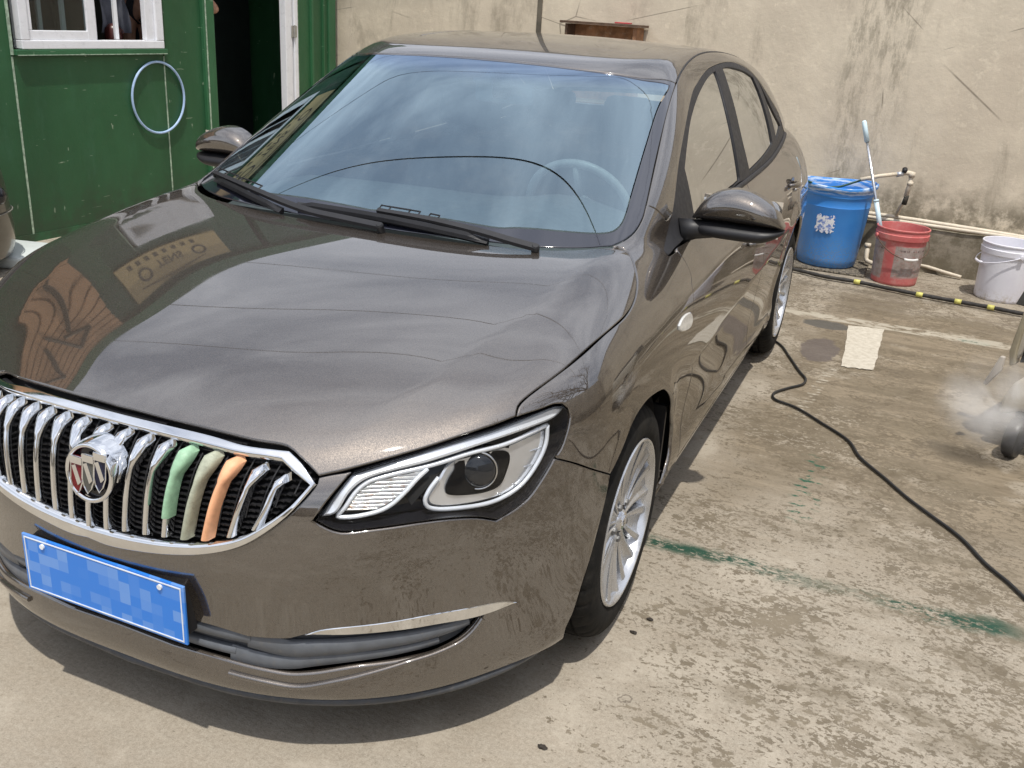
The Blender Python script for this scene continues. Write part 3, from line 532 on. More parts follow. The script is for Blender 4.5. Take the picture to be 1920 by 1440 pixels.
GREYP=simple('grey_plastic',(.062,.068,.078),.48,0,.15,25,dirt=(.11,.10,.09))
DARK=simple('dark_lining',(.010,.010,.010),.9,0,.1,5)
TRIM=simple('window_trim_grey',(.026,.026,.029),.55,0,.1,20,dirt=(.045,.044,.043),spec=.3)
CLOTH=simple('seat_cloth',(.12,.125,.13),.85,0,.2,40,.002)
DASH=simple('dash_plastic',(.13,.135,.14),.6,0,.15,40,.001)
BEIGE=simple('interior_beige',(.48,.43,.33),.7,0,.1,20)
def m_glass(name,tint,gcol,f0,f1,rough=.0):
    g=G(name); t=g.n('BsdfTransparent'); t.inputs[0].default_value=(*tint,1)
    s=g.n('BsdfGlossy'); s.inputs['Color'].default_value=(*gcol,1); s.inputs['Roughness'].default_value=rough
    lw=g.n('LayerWeight'); lw.inputs[0].default_value=.5
    f=g.ramp(lw.outputs['Facing'],0,1,f0,f1)
    m_=g.n('MixShader'); g.l(f,m_.inputs[0]); g.l(t.outputs[0],m_.inputs[1]); g.l(s.outputs[0],m_.inputs[2]); g.l(m_.outputs[0],g.out.inputs[0])
    return g
def m_ws():
    g=G('windscreen_glass'); X=g.xyz(g.coord()); top=g.ramp(X[2],1.338,1.395)
    wob=g.ramp(g.noise(3,3,.5),.3,.7,-.01,.01)
    t=g.n('BsdfTransparent'); g.l(g.mix(top,(.58,.70,.71),(.08,.12,.26)),t.inputs[0])
    s=g.n('BsdfGlossy'); s.inputs['Roughness'].default_value=0; g.l(g.mix(top,(.62,.79,.88),(.44,.58,.78)),s.inputs['Color'])
    d=g.n('BsdfDiffuse'); d.inputs[0].default_value=(.5,.52,.5,1)
    lw=g.n('LayerWeight'); lw.inputs[0].default_value=.5; f=g.ramp(lw.outputs['Facing'],0,1,.22,.72)
    m_=g.n('MixShader'); g.l(f,m_.inputs[0]); g.l(t.outputs[0],m_.inputs[1]); g.l(s.outputs[0],m_.inputs[2])
    ds=g.math('ADD',g.ramp(g.noise(190,3,.6),.70,.76,0,.35),g.ramp(g.noise(6,6,.7),.45,.8,0,.05))
    m2=g.n('MixShader'); g.l(ds,m2.inputs[0]); g.l(m_.outputs[0],m2.inputs[1]); g.l(d.outputs[0],m2.inputs[2]); g.l(m2.outputs[0],g.out.inputs[0]); return g.m
WSG=m_ws()
SIDEG=m_glass('tinted_side_glass',(.05,.055,.055),(.85,.87,.88),.20,.90).m
LENSG=m_glass('headlamp_glass',(.93,.94,.95),(.95,.97,1),.015,.20).m
def m_frit():
    g=G('windscreen_black_band'); v=g.coord()
    sp=g.ramp(g.noise(240,4,.8,v),.66,.74,0,.35)
    c=g.mix(sp,(.012,.013,.022),(.25,.26,.30)); g.pbsdf(c,.07,0,1,.02,spec=.8); return g.m
FRIT=m_frit()
car=thing('sedan','brown metallic sedan parked in the middle, chrome grille with green, grey and orange bars','car',(0,2.3,0))
lf=lowerp; uf=upperp
panel('hood',[half(OUT['hood'])],TOP,lf,PAINT,car,.028,both=False)
# lower intake runs across the whole nose
_ft=[np.array(p) for p in cr(OUT['fogtop'][0],.014)]; _fh=[np.array(p) for p in cr(OUT['foghole'][0],.014)]
_ho=[np.array((0.,0,.262)),np.array((.15,0.01,.258))]+_fh[::-1]+_ft[::-1][1:]+[np.array((.26,.02,.338)),np.array((.12,0.,.338)),np.array((0.,0,.338))]
_ho=onsurf(np.array(_ho),FRONT,lf); _ho[0][0]=0;_ho[-1][0]=0
HOLE=np.array(list(_ho)+[p*np.array([-1,1,1]) for p in _ho[-2:0:-1]])
BUMP=half(OUT['bumper'])
panel('front_bumper',[BUMP,HOLE],FRONT,lf,PAINT,car,.022,both=False,flange=.016)
FENDER=segs(OUT['fender']); panel('fender',[FENDER],FRONT,body,PAINT,car,.022)
# doors (side map)
def yz(L): return [(0.,a,b) for a,b in L]
def arc(cy,cz,r,a0,a1,n=24): return [(0.,cy+r*math.cos(R(a0+(a1-a0)*k/n)),cz+r*math.sin(R(a0+(a1-a0)*k/n))) for k in range(n+1)]
dl=OUT['dlo'][0]
fd=[[(0,1.50,.268),(0,1.50,.45),(0,1.495,.55),(0,1.445,.61),(0,1.411,.722),(0,1.401,.788),(0,1.412,.85),(0,1.44,.88),(0,1.436,.948)],
    yz([(1.436,.952),(1.60,.951),(1.8,.968),(2.1,.981),(2.4,.990),(2.60,.990)]),yz([(2.60,.990),(2.618,.80),(2.62,.5),(2.61,.268)]),yz([(2.61,.268),(2.0,.268),(1.50,.268)])]
panel('front_door',[segs(fd)],SIDE,body,PAINT,car,.025,gap=.003)
rd=[yz([(2.61,.268),(2.62,.5),(2.618,.80),(2.60,.990)]),yz([(2.60,.990),(2.9,.993),(3.27,1.003),(3.62,1.020)]),yz([(3.62,1.02),(3.66,.90),(3.60,.78),(3.48,.72)])+arc(3.60,.33,.372,112,180)[1:],
    yz([(3.228,.33),(3.215,.268)]),yz([(3.215,.268),(2.61,.268)])]
panel('rear_door',[segs(rd)],SIDE,body,PAINT,car,.025,gap=.003)
panel('sill',[segs([yz([(1.30,.19),(1.36,.23),(1.42,.262),(1.6,.265),(3.21,.265)]),yz([(3.21,.265),(3.215,.195)]),yz([(3.215,.195),(2.2,.195),(1.30,.19)])])],SIDE,lf,PAINT,car,.03)
# rear body: one shell round the tail
rb=[[(0.,4.24,1.10),(.3,4.235,1.10),(.66,4.20,1.08)],[(.66,4.20,1.08),(.70,4.06,1.05)],[(.74,3.79,1.039),(.76,3.62,1.023)],
    [(.8,3.62,1.02),(.86,3.66,.90),(.88,3.60,.78),(.89,3.48,.72)]+[(.89,a[1],a[2]) for a in arc(3.60,.33,.372,112,0)[1:]],[(.87,3.972,.33),(.86,3.99,.22)],
    [(.86,3.99,.22),(.80,4.36,.20),(.55,4.51,.20),(.3,4.56,.20),(0.,4.575,.20)]]
RB=half(rb,.018); panel('rear_body',[RB],REAR,lf,PAINT,car,.035,both=False)
# roof, side frames, glass
RE=[(0.6168,1.9691,1.37),(.601,2.094,1.4),(.580,2.2765,1.43),(.562,2.5,1.45),(.552,2.8,1.45),(.548,3.2,1.44),(.545,3.60,1.4)]
ws=OUT['ws']
roof=half([ws[0],RE,[(.545,3.60,1.4),(.3,3.57,1.4),(0.,3.56,1.4)]])
SR=[np.array(p) for p in cr(OUT['sunroof'][0],.014) if p[0]>=-.001]
SR=[np.array((0.,2.085,0))]+SR+[np.array((.425,2.5,0)),np.array((.415,2.95,0)),np.array((.38,2.985,0)),np.array((0.,2.99,0))]
sr_half=segs_open([SR],.016); SRL=onsurf(np.array(list(sr_half)+[p*np.array([-1,1,1]) for p in sr_half[-2:0:-1]]),TOP,uf)
panel('roof',[onsurf(roof,TOP,uf),SRL],TOP,uf,PAINT,car,.035,both=False)
panel('sunroof',[SRL],TOP,uf,PAINT,car,.035,both=False,label='brown sunroof panel',depth=.001)
panel('windscreen',[onsurf(half(OUT['wsclear']),TOP,uf)],TOP,uf,WSG,car,.03,gap=0,flange=0,both=False)
panel('windscreen_black_border',[onsurf(half(ws),TOP,uf),onsurf(half(OUT['wsclear']),TOP,uf)],TOP,uf,FRIT,car,.03,gap=.0015,flange=.004,both=False)
rw=[[(0.,3.568,1.4),(.3,3.578,1.4),(.535,3.61,1.4)],[(.54,3.61,1.4),(.60,3.90,1.2),(.652,4.185,1.08)],[(.65,4.19,1.08),(.3,4.225,1.1),(0.,4.23,1.1)]]
panel('rear_window',[onsurf(half(rw),TOP,uf)],TOP,uf,SIDEG,car,.04,both=False)
d0,d1,d2=OUT['dlo']
DLO=segs(OUT['dlo'])
WIN=[segs(OUT['win1']),segs(OUT['win2']),segs(OUT['win3'],.010)]
panel('window_frame',[DLO]+WIN,SIDE,body,TRIM,car,.03,gap=.0015,flange=.010,depth=.003)
for wn in WIN: panel('side_window',[wn],SIDE,body,SIDEG,car,.03,gap=0,flange=0,depth=.009)
for a,b_ in ((WIN[0],0),(WIN[1],1)): pass
strip('belt_moulding',[p for p in [(0.70,4.02,1.052),(.74,3.79,1.036),(.775,3.266,1.006),(.785,2.689,.993),(.783,2.369,.989),(.79,2.1,.981),(.795,1.8,.968),(.80,1.62,.955)]],.020,.006,TRIM,car,SIDE,body)
# A-pillar, cant rail, C-pillar in one frame
up=[(.7195,1.37,1.077),(.677,1.6,1.19),(.645,1.774,1.286),(.6168,1.9691,1.372)]
sf=[up,list(RE),[(.545,3.60,1.4),(.60,3.90,1.22),(.655,4.19,1.09)],[(.66,4.195,1.085),(.70,4.03,1.058)],
    [tuple(p) for p in d2[::-1][0:1]]+[tuple(p) for p in d2[::-1][1:-1]],]
sfl=segs([onsurf(np.array(cr(up,.014)),TOP,body).tolist(),onsurf(np.array(cr(RE,.014)),TOP,body).tolist(),
   onsurf(np.array(cr([(.545,3.60,1.4),(.60,3.90,1.22),(.655,4.19,1.09)],.014)),TOP,body).tolist(),
   [(.66,4.195,1.085),(.70,4.03,1.058)],onsurf(np.array(cr([tuple(p) for p in d2[::-1][:-1]],.014)),SIDE,body).tolist(),
   [OUT['fender'][8][0],OUT['fender'][8][1],OUT['fender'][8][2],OUT['fender'][8][3],OUT['fender'][8][4]]])
panel('pillar_and_roof_rail',[sfl],CYL,body,PAINT,car,.025)
strip('roof_seam',RE,.006,.002,BLACKP,car,TOP,uf,lift=-.0005)
# underside, plus an added black inner shell that keeps panel gaps dark
def shellgrid(name,xs,ys,mp,f,depth,mat):
    gx,gy=np.meshgrid(xs,ys); uv=np.stack([gx.ravel(),gy.ravel()],1); P=mp.hit(uv,lambda p:f(p)+depth); a=len(xs); F=[]
    for i in range(len(ys)-1):
        for j in range(a-1): F.append((i*a+j,i*a+j+1,(i+1)*a+j+1,(i+1)*a+j))
    return link(name,P,F,mat,car,True)
shellgrid('hood_gap_backing',np.linspace(-.74,.74,24),np.linspace(.22,1.12,16),TOP,lf,.035,DARK)
shellgrid('nose_gap_backing',np.linspace(-.75,.75,40),np.linspace(-.27,.17,12),FRONT,lf,.075,DARK)
mb=MB(); mb.box((-.58,.55,.19),(.58,4.3,.22)); mb.box((-.52,.36,.19),(.52,.56,.215)); mb.box((-.50,.34,.22),(.50,.36,.60)); mb.box((-.60,1.1,.2),(.60,1.14,.93)); mb.box((-.74,1.45,.22),(.74,1.49,.80))
mb.box((-.72,4.05,.2),(.72,4.09,.95)); mb.box((-.845,1.48,.22),(-.80,3.2,.62)); mb.box((.80,1.48,.22),(.845,3.2,.62))
mb.done('underbody',DARK,car)
# wheel arch liners
for s in (1,-1):
    for cy,cz,r,a0,a1 in ((.95,.325,.352,-20,200),(3.60,.33,.380,-15,195)):
        n=22; V=[];F=[]
        for i in range(n+1):
            a=R(a0+(a1-a0)*i/n)
            for x in (.60,.842): V.append((s*x,cy+r*math.cos(a),cz+r*math.sin(a)))
        for i in range(n): F.append((2*i,2*i+1,2*i+3,2*i+2))
        V.append((s*.60,cy,cz)); c0=len(V)-1
        for i in range(n): F.append((c0,2*i,2*i+2))
        link('wheel_arch_liner',V,F,BLACKP,car,False)
# mud flap screws / liner edge seen behind the front wheel
mb=MB(); mb.box((.80,1.285,.30),(.868,1.30,.52)); mb.tube([(.852,1.29,.395),(.852,1.275,.395)],.012,12); mb.done('splash_guard',BLACKP,car)
# bumper trims
strip('bumper_ridge',OUT['ridge'][0],.012,.0075,PAINT,car,FRONT,lf)
V,F,Nn=panel_mesh([HOLE],FRONT,lf,.03,-.004,0,.022); link('lower_grille_back',V,F,GREYP,car,True,normals=Nn)
GREYP2=simple('intake_grey',(.105,.115,.130),.42,0,.12,25,dirt=(.15,.14,.13))
strip('lower_grille_slat',OUT['slat1'][0],lambda t:.044*(1-.5*t)+.004,.011,GREYP2,car,FRONT,lambda p:lf(p)+.014)
strip('lower_grille_slat',OUT['slat2'][0],lambda t:.036*(1-.6*t)+.004,.009,GREYP2,car,FRONT,lambda p:lf(p)+.017)
strip('lower_grille_slat',[(-.34,.03,.315),(-.2,.01,.318),(0,.0,.318),(.2,.01,.318),(.34,.03,.315)],.030,.012,GREYP2,car,FRONT,lambda p:lf(p)+.014,both=False)
strip('lower_grille_slat',[(-.30,.03,.270),(-.15,.01,.275),(0,.0,.278),(.15,.01,.275),(.30,.03,.270)],.022,.010,GREYP2,car,FRONT,lambda p:lf(p)+.017,both=False)
plate3('chrome_blade',segs(OUT['fogstrip']),.012,CHROME,car,lf)
mb=MB(); _l=np.array(cr([(.0,.05,.158),(.28,.07,.158),(.44,.118,.158),(.58,.20,.158),(.70,.315,.160),(.785,.45,.166),(.825,.56,.174)],.03)); _l=list(mirr(_l[::-1]))+list(_l[1:])
mb.tube(_l,.011,8); mb.done('chin_spoiler',GREYP,car,True)
_pl=[(p[0],p[1]+.004) for p in _l]+[(.70,.60),(.60,.75),(-.60,.75),(-.70,.60)]
mb=MB(); mb.prism(_pl,.160,.168); mb.done('chin_light_block',DARK,car)  # unseen plate added to stop sun leaking past the chin
# number plate
def m_plate():
    g=G('plate_blue'); v=g.coord(); sn=g.n('VectorMath',operation='SNAP'); g.l(v,sn.inputs[0]); sn.inputs[1].default_value=(.028,1,.026)
    wn=g.n('TexWhiteNoise'); g.l(sn.outputs[0],wn.inputs['Vector'])
    g.pbsdf(g.mix(g.ramp(wn.outputs[0],.45,1.0,0,.55),(.02,.20,.70),(.24,.42,.76)),.35,0,.3); return g.m
mb=MB(); mb.box((-.200,-.0105,.322),(.216,.03,.446),bev=.004); o=mb.done('plate_holder',BLACKP,car)
mb=MB(); mb.box((-.212,-.017,.314),(.228,-.011,.454),bev=.0015); pl=mb.done('number_plate',m_plate(),car,label='blue number plate')
mb=MB()
for x0,x1,z0,z1 in ((-.205,.221,.446,.4485),(-.205,.221,.3195,.322),(-.205,-.2025,.322,.446),(.2185,.221,.322,.446)): mb.box((x0,-.0182,z0),(x1,-.0165,z1))
for x in (-.16,.16): mb.lathe([(.006,0),(.006,.004)],10,lambda p,x=x:(x+.008+p[0],-.017-p[2],.437+p[1]),cap1=True)
mb.done('plate_border',simple('plate_white',(.75,.78,.8),.4),pl)
# ------------------------------------------------------------------ grille
def ysurf(x,z,off=0.):
    P,ok=march(lambda p:lf(p)+off,np.array([[x,-.15,z]]),np.array([0,1.,0]),0,.45,10); return P[0]
gin=half([OUT['gr_in'][0],OUT['gr_in'][1],OUT['gr_in'][2]]); gin=onsurf(gin,FRONT,lf)
gout=onsurf(half(OUT['gr_out']),FRONT,lf)
V,F,Nn=panel_mesh([gout,gin],FRONT,lf,.03,.0015,.030,-.011); grille=link('grille',V,F,CHROME,car,True,normals=Nn,label='chrome framed grille')
V,F,Nn=panel_mesh([gout],FRONT,lf,.03,.004,0,.045); link('grille_backing',V,F,DARK,grille,True,normals=Nn)
ginuv=gin[:,[0,2]]
mb=MB(); zz=np.arange(.535,.755,.0118); xx=np.linspace(-.46,.46,93)
for z in zz:
    pts=[];run=[]
    for x in xx:
        okk=inside(np.array([[x,z]]),ginuv)[0]
        if okk: run.append(ysurf(x,z,.020))
    for a,b_ in zip(run[:-1],run[1:]):
        if b_[0]-a[0]<.02: mb.box((a[0],a[1],z-.0014),(b_[0],b_[1]+.012,z+.0014)) if abs(a[1]-b_[1])<.05 else None
BX=[.005,.057,.109,.159,.208,.261,.306,.357,.405]; BXb=[.0,.046,.092,.142,.186,.232,.276,.325,.372]
for k in range(-17,18):
    x=k*.0258; p=[ysurf(x*(1-.08*(1-(z-.53)/.22)),z,.015) for z in np.linspace(.54,.745,9) if inside(np.array([[x,z]]),ginuv)[0]]
    for a,b_ in zip(p[:-1],p[1:]): mb.tube([a,b_],.0016,4)
o=mb.done('grille_mesh',BLACKP,grille); o['kind']='stuff'
GREENB=simple('bar_cover_mint',(.30,.50,.33),.55,0,.12,60,dirt=(.25,.33,.24)); GRAYB=simple('bar_cover_greygreen',(.36,.38,.29),.6,0,.15,60,dirt=(.22,.22,.17)); ORANB=simple('bar_cover_orange',(.78,.40,.22),.55,0,.1,60)
def bar(x,xb,xm,mat,t0=0.,t1=1.,grow=0.,label=None,name='grille_bar'):
    s=1 if x>=0 else -1; n=26; V=[];F=[];K=9
    ztop={0:.738,1:.738,2:.737,3:.735,4:.732,5:.729,6:.724,7:.716,8:.704}[BX.index(abs(x))] if abs(x)!=0.005 else .738
    zbot={0:.533,1:.538,2:.545,3:.550,4:.555,5:.560,6:.566,7:.580,8:.601}[BX.index(abs(x))]
    zb=.682; ctrl=[(x,ztop),(x-s*.003,(ztop+zb)/2),(xm,zb),(xm+(xb-xm)*.35,zb-.04),(xb,zbot)]
    pts=cr([(a,0,b_) for a,b_ in ctrl],.008); m_=len(pts)
    rows=[]
    for i,p in enumerate(pts):
        t=i/(m_-1)
        if t<t0-1e-6 or t>t1+1e-6: continue
        tz=(p[2]-zb)/(ztop-zb)
        wd=.0125+(.0105 if tz<0 else 0)*0
        if tz>0: wd=.014+.0155*math.sin(min(1,max(0,tz*1.05))*PI*.62)**1.1
        if tz>.8: wd*=math.sqrt(max(.02,1-((tz-.8)/.2)**2))
        h=.016 if tz>0 else .014
        if tz>.8: h*=math.sqrt(max(.04,1-((tz-.8)/.2)**2))
        c=ysurf(p[0],p[2],.006); rows.append((c,wd+grow,h+grow))
    for c,wd,h in rows:
        for k in range(K):
            a=PI*k/(K-1); V.append((c[0]+math.cos(a)*wd/2,c[1]-(math.sin(a)**.8 if 0<k<K-1 else 0)*h+(0 if 0<k<K-1 else .012),c[2]+(math.sin(a))*h*.25))
    for i in range(len(rows)-1):
        for k in range(K-1): F.append((i*K+k,i*K+k+1,(i+1)*K+k+1,(i+1)*K+k))
    F.append(tuple(range(K))); F.append(tuple((len(rows)-1)*K+k for k in range(K))[::-1])
    o=link(name,V,F,mat,grille,True,label); o.data.set_sharp_from_angle(angle=R(55)); return o
for k,x in enumerate(BX):
    for s in ((1,-1) if k else (1,)):
        xm=(BX[k]-.008*(k>0))*s
        bar(s*x,s*BXb[k],xm,CHROME)
        if s==1 and k==4: bar(x,BXb[k],xm,GREENB,0,.80,.0035,'mint green sleeve over a grille bar','bar_cover')
        if s==1 and k==5: bar(x,BXb[k],xm,GRAYB,0,1,.0035,'grey-green sleeve over a grille bar','bar_cover')
        if s==1 and k==6: bar(x,BXb[k],xm,ORANB,0,1,.0035,'orange sleeve over a grille bar','bar_cover')
# badge
BC=Vector((.024,-.020,.662)); tilt=R(8)
def bxf(p): # local (right,up,out)
    x,y,z=[q*1.06 for q in p]; return (BC.x+x, BC.y-z*math.cos(tilt)+y*math.sin(tilt), BC.z+y*math.cos(tilt)+z*math.sin(tilt))
mb=MB(); mb.tube([bxf((.0535*math.cos(a),.0535*math.sin(a),.010)) for a in np.linspace(0,2*PI,49)[:-1]],.0052,12,closed=True)
badge=mb.done('badge',CHROME,car,True,'round tri-shield badge')
mb=MB(); mb.lathe([(.0,.002),(.052,.002),(.056,-.02)],40,bxf); mb.done('badge_disc',GLOSSB,badge)
# chrome cowl over the ring, flowing up into the bars
V=[];F=[];n=21
for i in range(n):
    a=R(-8+196*i/(n-1)); c,s_=math.cos(a),math.sin(a); up_=max(0,s_)
    for j,(rr,zz_) in enumerate(((.0550,.0125),(.0565,.013),(.058+.002*up_,.008),(.059+.006*up_,-.004),(.060+.010*up_,-.03))): V.append(bxf((rr*c,rr*s_,zz_)))
for i in range(n-1):
    for j in range(4): F.append((i*5+j,i*5+j+1,(i+1)*5+j+1,(i+1)*5+j))
link('badge_cowl',V,F,CHROME,badge,True)
SHP=[(-.0145,.036),(.0145,.036),(.0145,-.012),(.009,-.028),(0,-.040),(-.009,-.028),(-.0145,-.012)]
for (dx,dy,col,nm) in ((-.028,-.009,(.16,.010,.014),'red shield'),(0,.0,(.09,.09,.08),'silver shield'),(.028,.009,(.008,.010,.035),'blue shield')):
    cm=simple('shield_'+nm.split()[0],col,.25,.3)
    mb=MB(); mb.prism([(x+dx,y+dy) for x,y in SHP],.006,.013,bxf); sh_=mb.done('shield',cm,badge,label=nm)
    mb=MB(); pts=[bxf((x+dx,y+dy,.0135)) for x,y in SHP]; mb.tube(pts,.0017,6,closed=True)
    mb.prism([(dx-.0145,dy+.036),(dx+.0145,dy+.036),(dx+.0145,dy+.022),(dx-.0145,dy+.022)],.013,.0165,bxf)
    mb.prism([(dx-.012,dy+.016),(dx-.003,dy+.020),(dx+.012,dy-.012),(dx+.004,dy-.020)],.013,.015,bxf)
    mb.done('shield_rim',CHROME,badge)
# ------------------------------------------------------------------ headlights
HLW=simple('light_guide_white',(.85,.88,.92),.22,.35,.03,10); 
def m_turn():
    g=G('turn_signal_ribbed'); v=g.coord(); a=g.xyz(v)
    rib=g.math('SINE',g.math('MULTIPLY',a[2],900)); c=g.mix(g.ramp(g.noise(60,4,.7,v),.5,.68),(.62,.63,.62),(.38,.25,.18))
    g.pbsdf(c,.12,.55,1,bump=g.bump(rib,.8,.002)); return g.m
TURN=m_turn(); PROJ=simple('projector_glass',(.012,.014,.018),.03,0,.1,10,coat=.3)
WREF=simple('reflector_white',(.80,.81,.83),.16,.70,.05,10)
SATIN=simple('satin_reflector',(.42,.43,.45),.30,.9,.06,10)
lens=segs(OUT['lens'])
def sided(fn):
    """run a builder for the left side and mirror its mesh for the right"""
    pass
hls=panel('headlight',[lens],FRONT,lf,GLOSSB,car,.03,gap=.003,flange=0,depth=.058,label='headlight unit')
for side,hl in ((0,hls[0]),(1,hls[1])):
    mf=(lambda P:np.asarray(P,float)) if side==0 else mirr
    def lk(name,V,F,mat,sm=True,Nn=None,sharp=None,label=None):
        V=np.asarray(V,float)
        o=link(name,V if side==0 else mirr(V),F if side==0 else [t[::-1] for t in F],mat,hl,sm,label,normals=None if Nn is None else (Nn if side==0 else mirr(Nn)))
        if sharp: o.data.set_sharp_from_angle(angle=R(sharp))
        return o
    if side==0:
        HD={}
        q=FRONT.to(lens); q=q if area(q)>0 else q[::-1]; ql=offs(q,.003)
        rows=[FRONT.hit(ql,lambda p,dd=dd:lf(p)+dd) for dd in (.003,.03,.060)]
        n=len(ql); V=np.concatenate(rows); F=[(k*n+i,k*n+(i+1)%n,(k+1)*n+(i+1)%n,(k+1)*n+i) for k in range(2) for i in range(n)]
        HD['wall']=(V,F)
        HD['lens']=panel_mesh([lens],FRONT,lf,.018,.003,.006,.0)
        HD['seal']=q
    lk('housing_wall',*HD['wall'],GLOSSB)
    lk('lens',HD['lens'][0],HD['lens'][1],LENSG,True,HD['lens'][2])
def cornerloop(S,step=.008): return segs(S,step)
def hlplate(name,key,th,mat,bev=.003,label=None):
    for hl,both in ((hls[0],0),(hls[1],1)):
        o=plate3(name,cornerloop(OUT[key]),th,mat,hl,lf,both=False,bev=bev,label=label)[0]
        if both:
            me=o.data; n=len(me.vertices); co=np.empty(n*3); me.vertices.foreach_get('co',co); co=co.reshape(-1,3); co[:,0]*=-1; me.vertices.foreach_set('co',co.ravel()); me.flip_normals(); me.update()
hlplate('daylight_bar','hl_bar',.016,HLW,.004)
hlplate('reflector','hl_big',.014,WREF,.004)
hlplate('turn_signal','hl_turn',.012,TURN,.002)
hlplate('projector_bowl','hl_bowl',-.0035,simple('bowl_black',(.006,.006,.007),.35,0,.1,9,spec=.2),.001)
for key,cl in (('hl_tube',False),('hl_tube2',False)):
    for hl,sg in ((hls[0],1),(hls[1],-1)):
        c=np.array(cr(OUT[key][0],.008)); c[:,0]*=sg; mb=MB(); mb.tube(c,.0047,10); mb.done('light_guide',HLW,hl,True)
for hl,sg in ((hls[0],1),(hls[1],-1)):
    for k in range(4):
        t=k/3; a=np.array(OUT['hl_big'][1][1+k]); b_=np.array(OUT['hl_bowl'][0][4+min(k,3)]); m_=a+(b_-a)*.42
        c=np.array([a,a+(m_-a)*.5+np.array([0,-.006,.0]),m_])*np.array([sg,1,1]); mb=MB(); mb.tube(cr(c,.006),.0022,6); mb.done('reflector_fin',CHROME,hl,True)
pc,pu,pr_=[np.array(p) for p in OUT['hl_proj'][0]]
for hl,sg in ((hls[0],1),(hls[1],-1)):
    nrm=Vector((.42*sg,-.90,.12)).normalized(); c=Vector(pc*np.array([sg,1,1]))+nrm*(.006)
    q=nrm.to_track_quat('Z','Y'); xf=lambda p:tuple(c+q@Vector(p))
    mb=MB(); mb.lathe([(.037,-.03),(.0375,0),(.0395,.003),(.0415,.002),(.042,-.004),(.044,-.03)],40,xf); mb.done('projector_ring',CHROME2,hl,True)
    mb=MB(); mb.lathe([(.037*math.cos(a),.000+.018*math.sin(a)) for a in np.linspace(0,PI/2-.02,9)],32,xf,cap1=True); mb.done('projector_lens',PROJ,hl,True)
# side marker
mk=np.array([mp_ for mp_ in segs(OUT['marker'],.006)])
plate3('side_marker_lamp',mk+grad(lf,mk)*.002,.010,simple('clear_marker',(.72,.74,.74),.15,.1,.1,80,coat=1),car,lf,bev=.003)
# door handles
for y0,y1,z0,z1 in ((2.27,2.49,.815,.79),(3.36,3.55,.885,.875)):
    for s in (1,-1):
        mb=MB(); pts=[];
        for t in np.linspace(0,1,13):
            yy=y0+(y1-y0)*t; zz_=z0+(z1-z0)*t; P,_=march(lf,np.array([[1.1,yy,zz_]]),np.array([-1.,0,0]),0,.5,20); pts.append((s*(P[0][0]+.004+.028*math.sin(PI*t)**.6),yy,zz_))
        mb.tube(pts,[.008+.006*math.sin(PI*t) for t in np.linspace(0,1,13)],10); mb.done('door_handle',PAINT,car,True)
        mb=MB(); P,_=march(lf,np.array([[1.1,(y0+y1)/2,(z0+z1)/2]]),np.array([-1.,0,0]),0,.5,20); cx=P[0][0]
        mb.lathe([(.0,.0012),(.075,.0012),(.08,-.002)],24,lambda p:(s*(cx+p[2]),(y0+y1)/2+p[0]*.9,(z0+z1)/2+p[1]*.42)); mb.done('handle_recess',GLOSSB,car)
# ------------------------------------------------------------------ door mirrors
tx=cspline([.825,.85,.90,.94,1.0,1.05,1.08,1.10],[1.045,1.085,1.123,1.133,1.126,1.104,1.080,1.050])
for s in (1,-1):
    n=34;K=18; xs=.828+(1.1005-.828)*(1-np.cos(np.linspace(0,PI,n)))/2
    V=[];F=[]
    for x in xs:
        e=max(0,1-((x-.960)/.142)**4)**.5
        zt=float(tx(x)); zb_=1.030; d=.085*e+.002; yc=1.525
        h=max(.002,(zt-zb_)*(.15+.85*min(1,e*1.3)))
        for k in range(K):
            a=PI*k/(K-1); V.append((s*(x-.022),yc+.115-d*math.sin(a)**.75,zb_-.020+h*(.5+.5*math.cos(a))))
    for i in range(n-1):
        for k in range(K-1): F.append((i*K+k,i*K+k+1,(i+1)*K+k+1,(i+1)*K+k))
    if s==-1: F=[t[::-1] for t in F]
    mir=link('door_mirror',V,F,PAINT,car,True,'brown mirror cap')
    V=[];F=[];K=14
    for x in xs:
        e=max(0,1-((x-.962)/.140)**4)**.5; d=.080*e+.002; zb_=.982+.030*max(0,(x-1.02)/.08)**2; zt=1.0305
        for k in range(K):
            a=PI*k/(K-1); cc=math.cos(a); V.append((s*(x-.022),1.64-d*(math.sin(a)**.5 if 0<k<K-1 else 0),-.020+(zt+zb_)/2+(zt-zb_)/2*cc*(.4+.6*e)))
    for i in range(n-1):
        for k in range(K-1): F.append((i*K+k,i*K+k+1,(i+1)*K+k+1,(i+1)*K+k))
    link('mirror_base',V,F,BLACKP,mir,True)
    mb=MB(); mb.tube([(s*.775,1.58,.972),(s*.82,1.60,.980),(s*.88,1.61,.985)],[.040,.030,.024],12); mb.done('mirror_arm',BLACKP,mir,True)
    mb=MB(); mb.box((s*.825,1.641,.975),(s*1.06,1.646,1.085)); mb.done('mirror_glass',simple('mirror_glass_m',(.8,.8,.8),.02,1),mir)
    sail=[(0,1.372,.957),(0,1.43,.948),(0,1.60,.956),(0,1.545,1.055)]
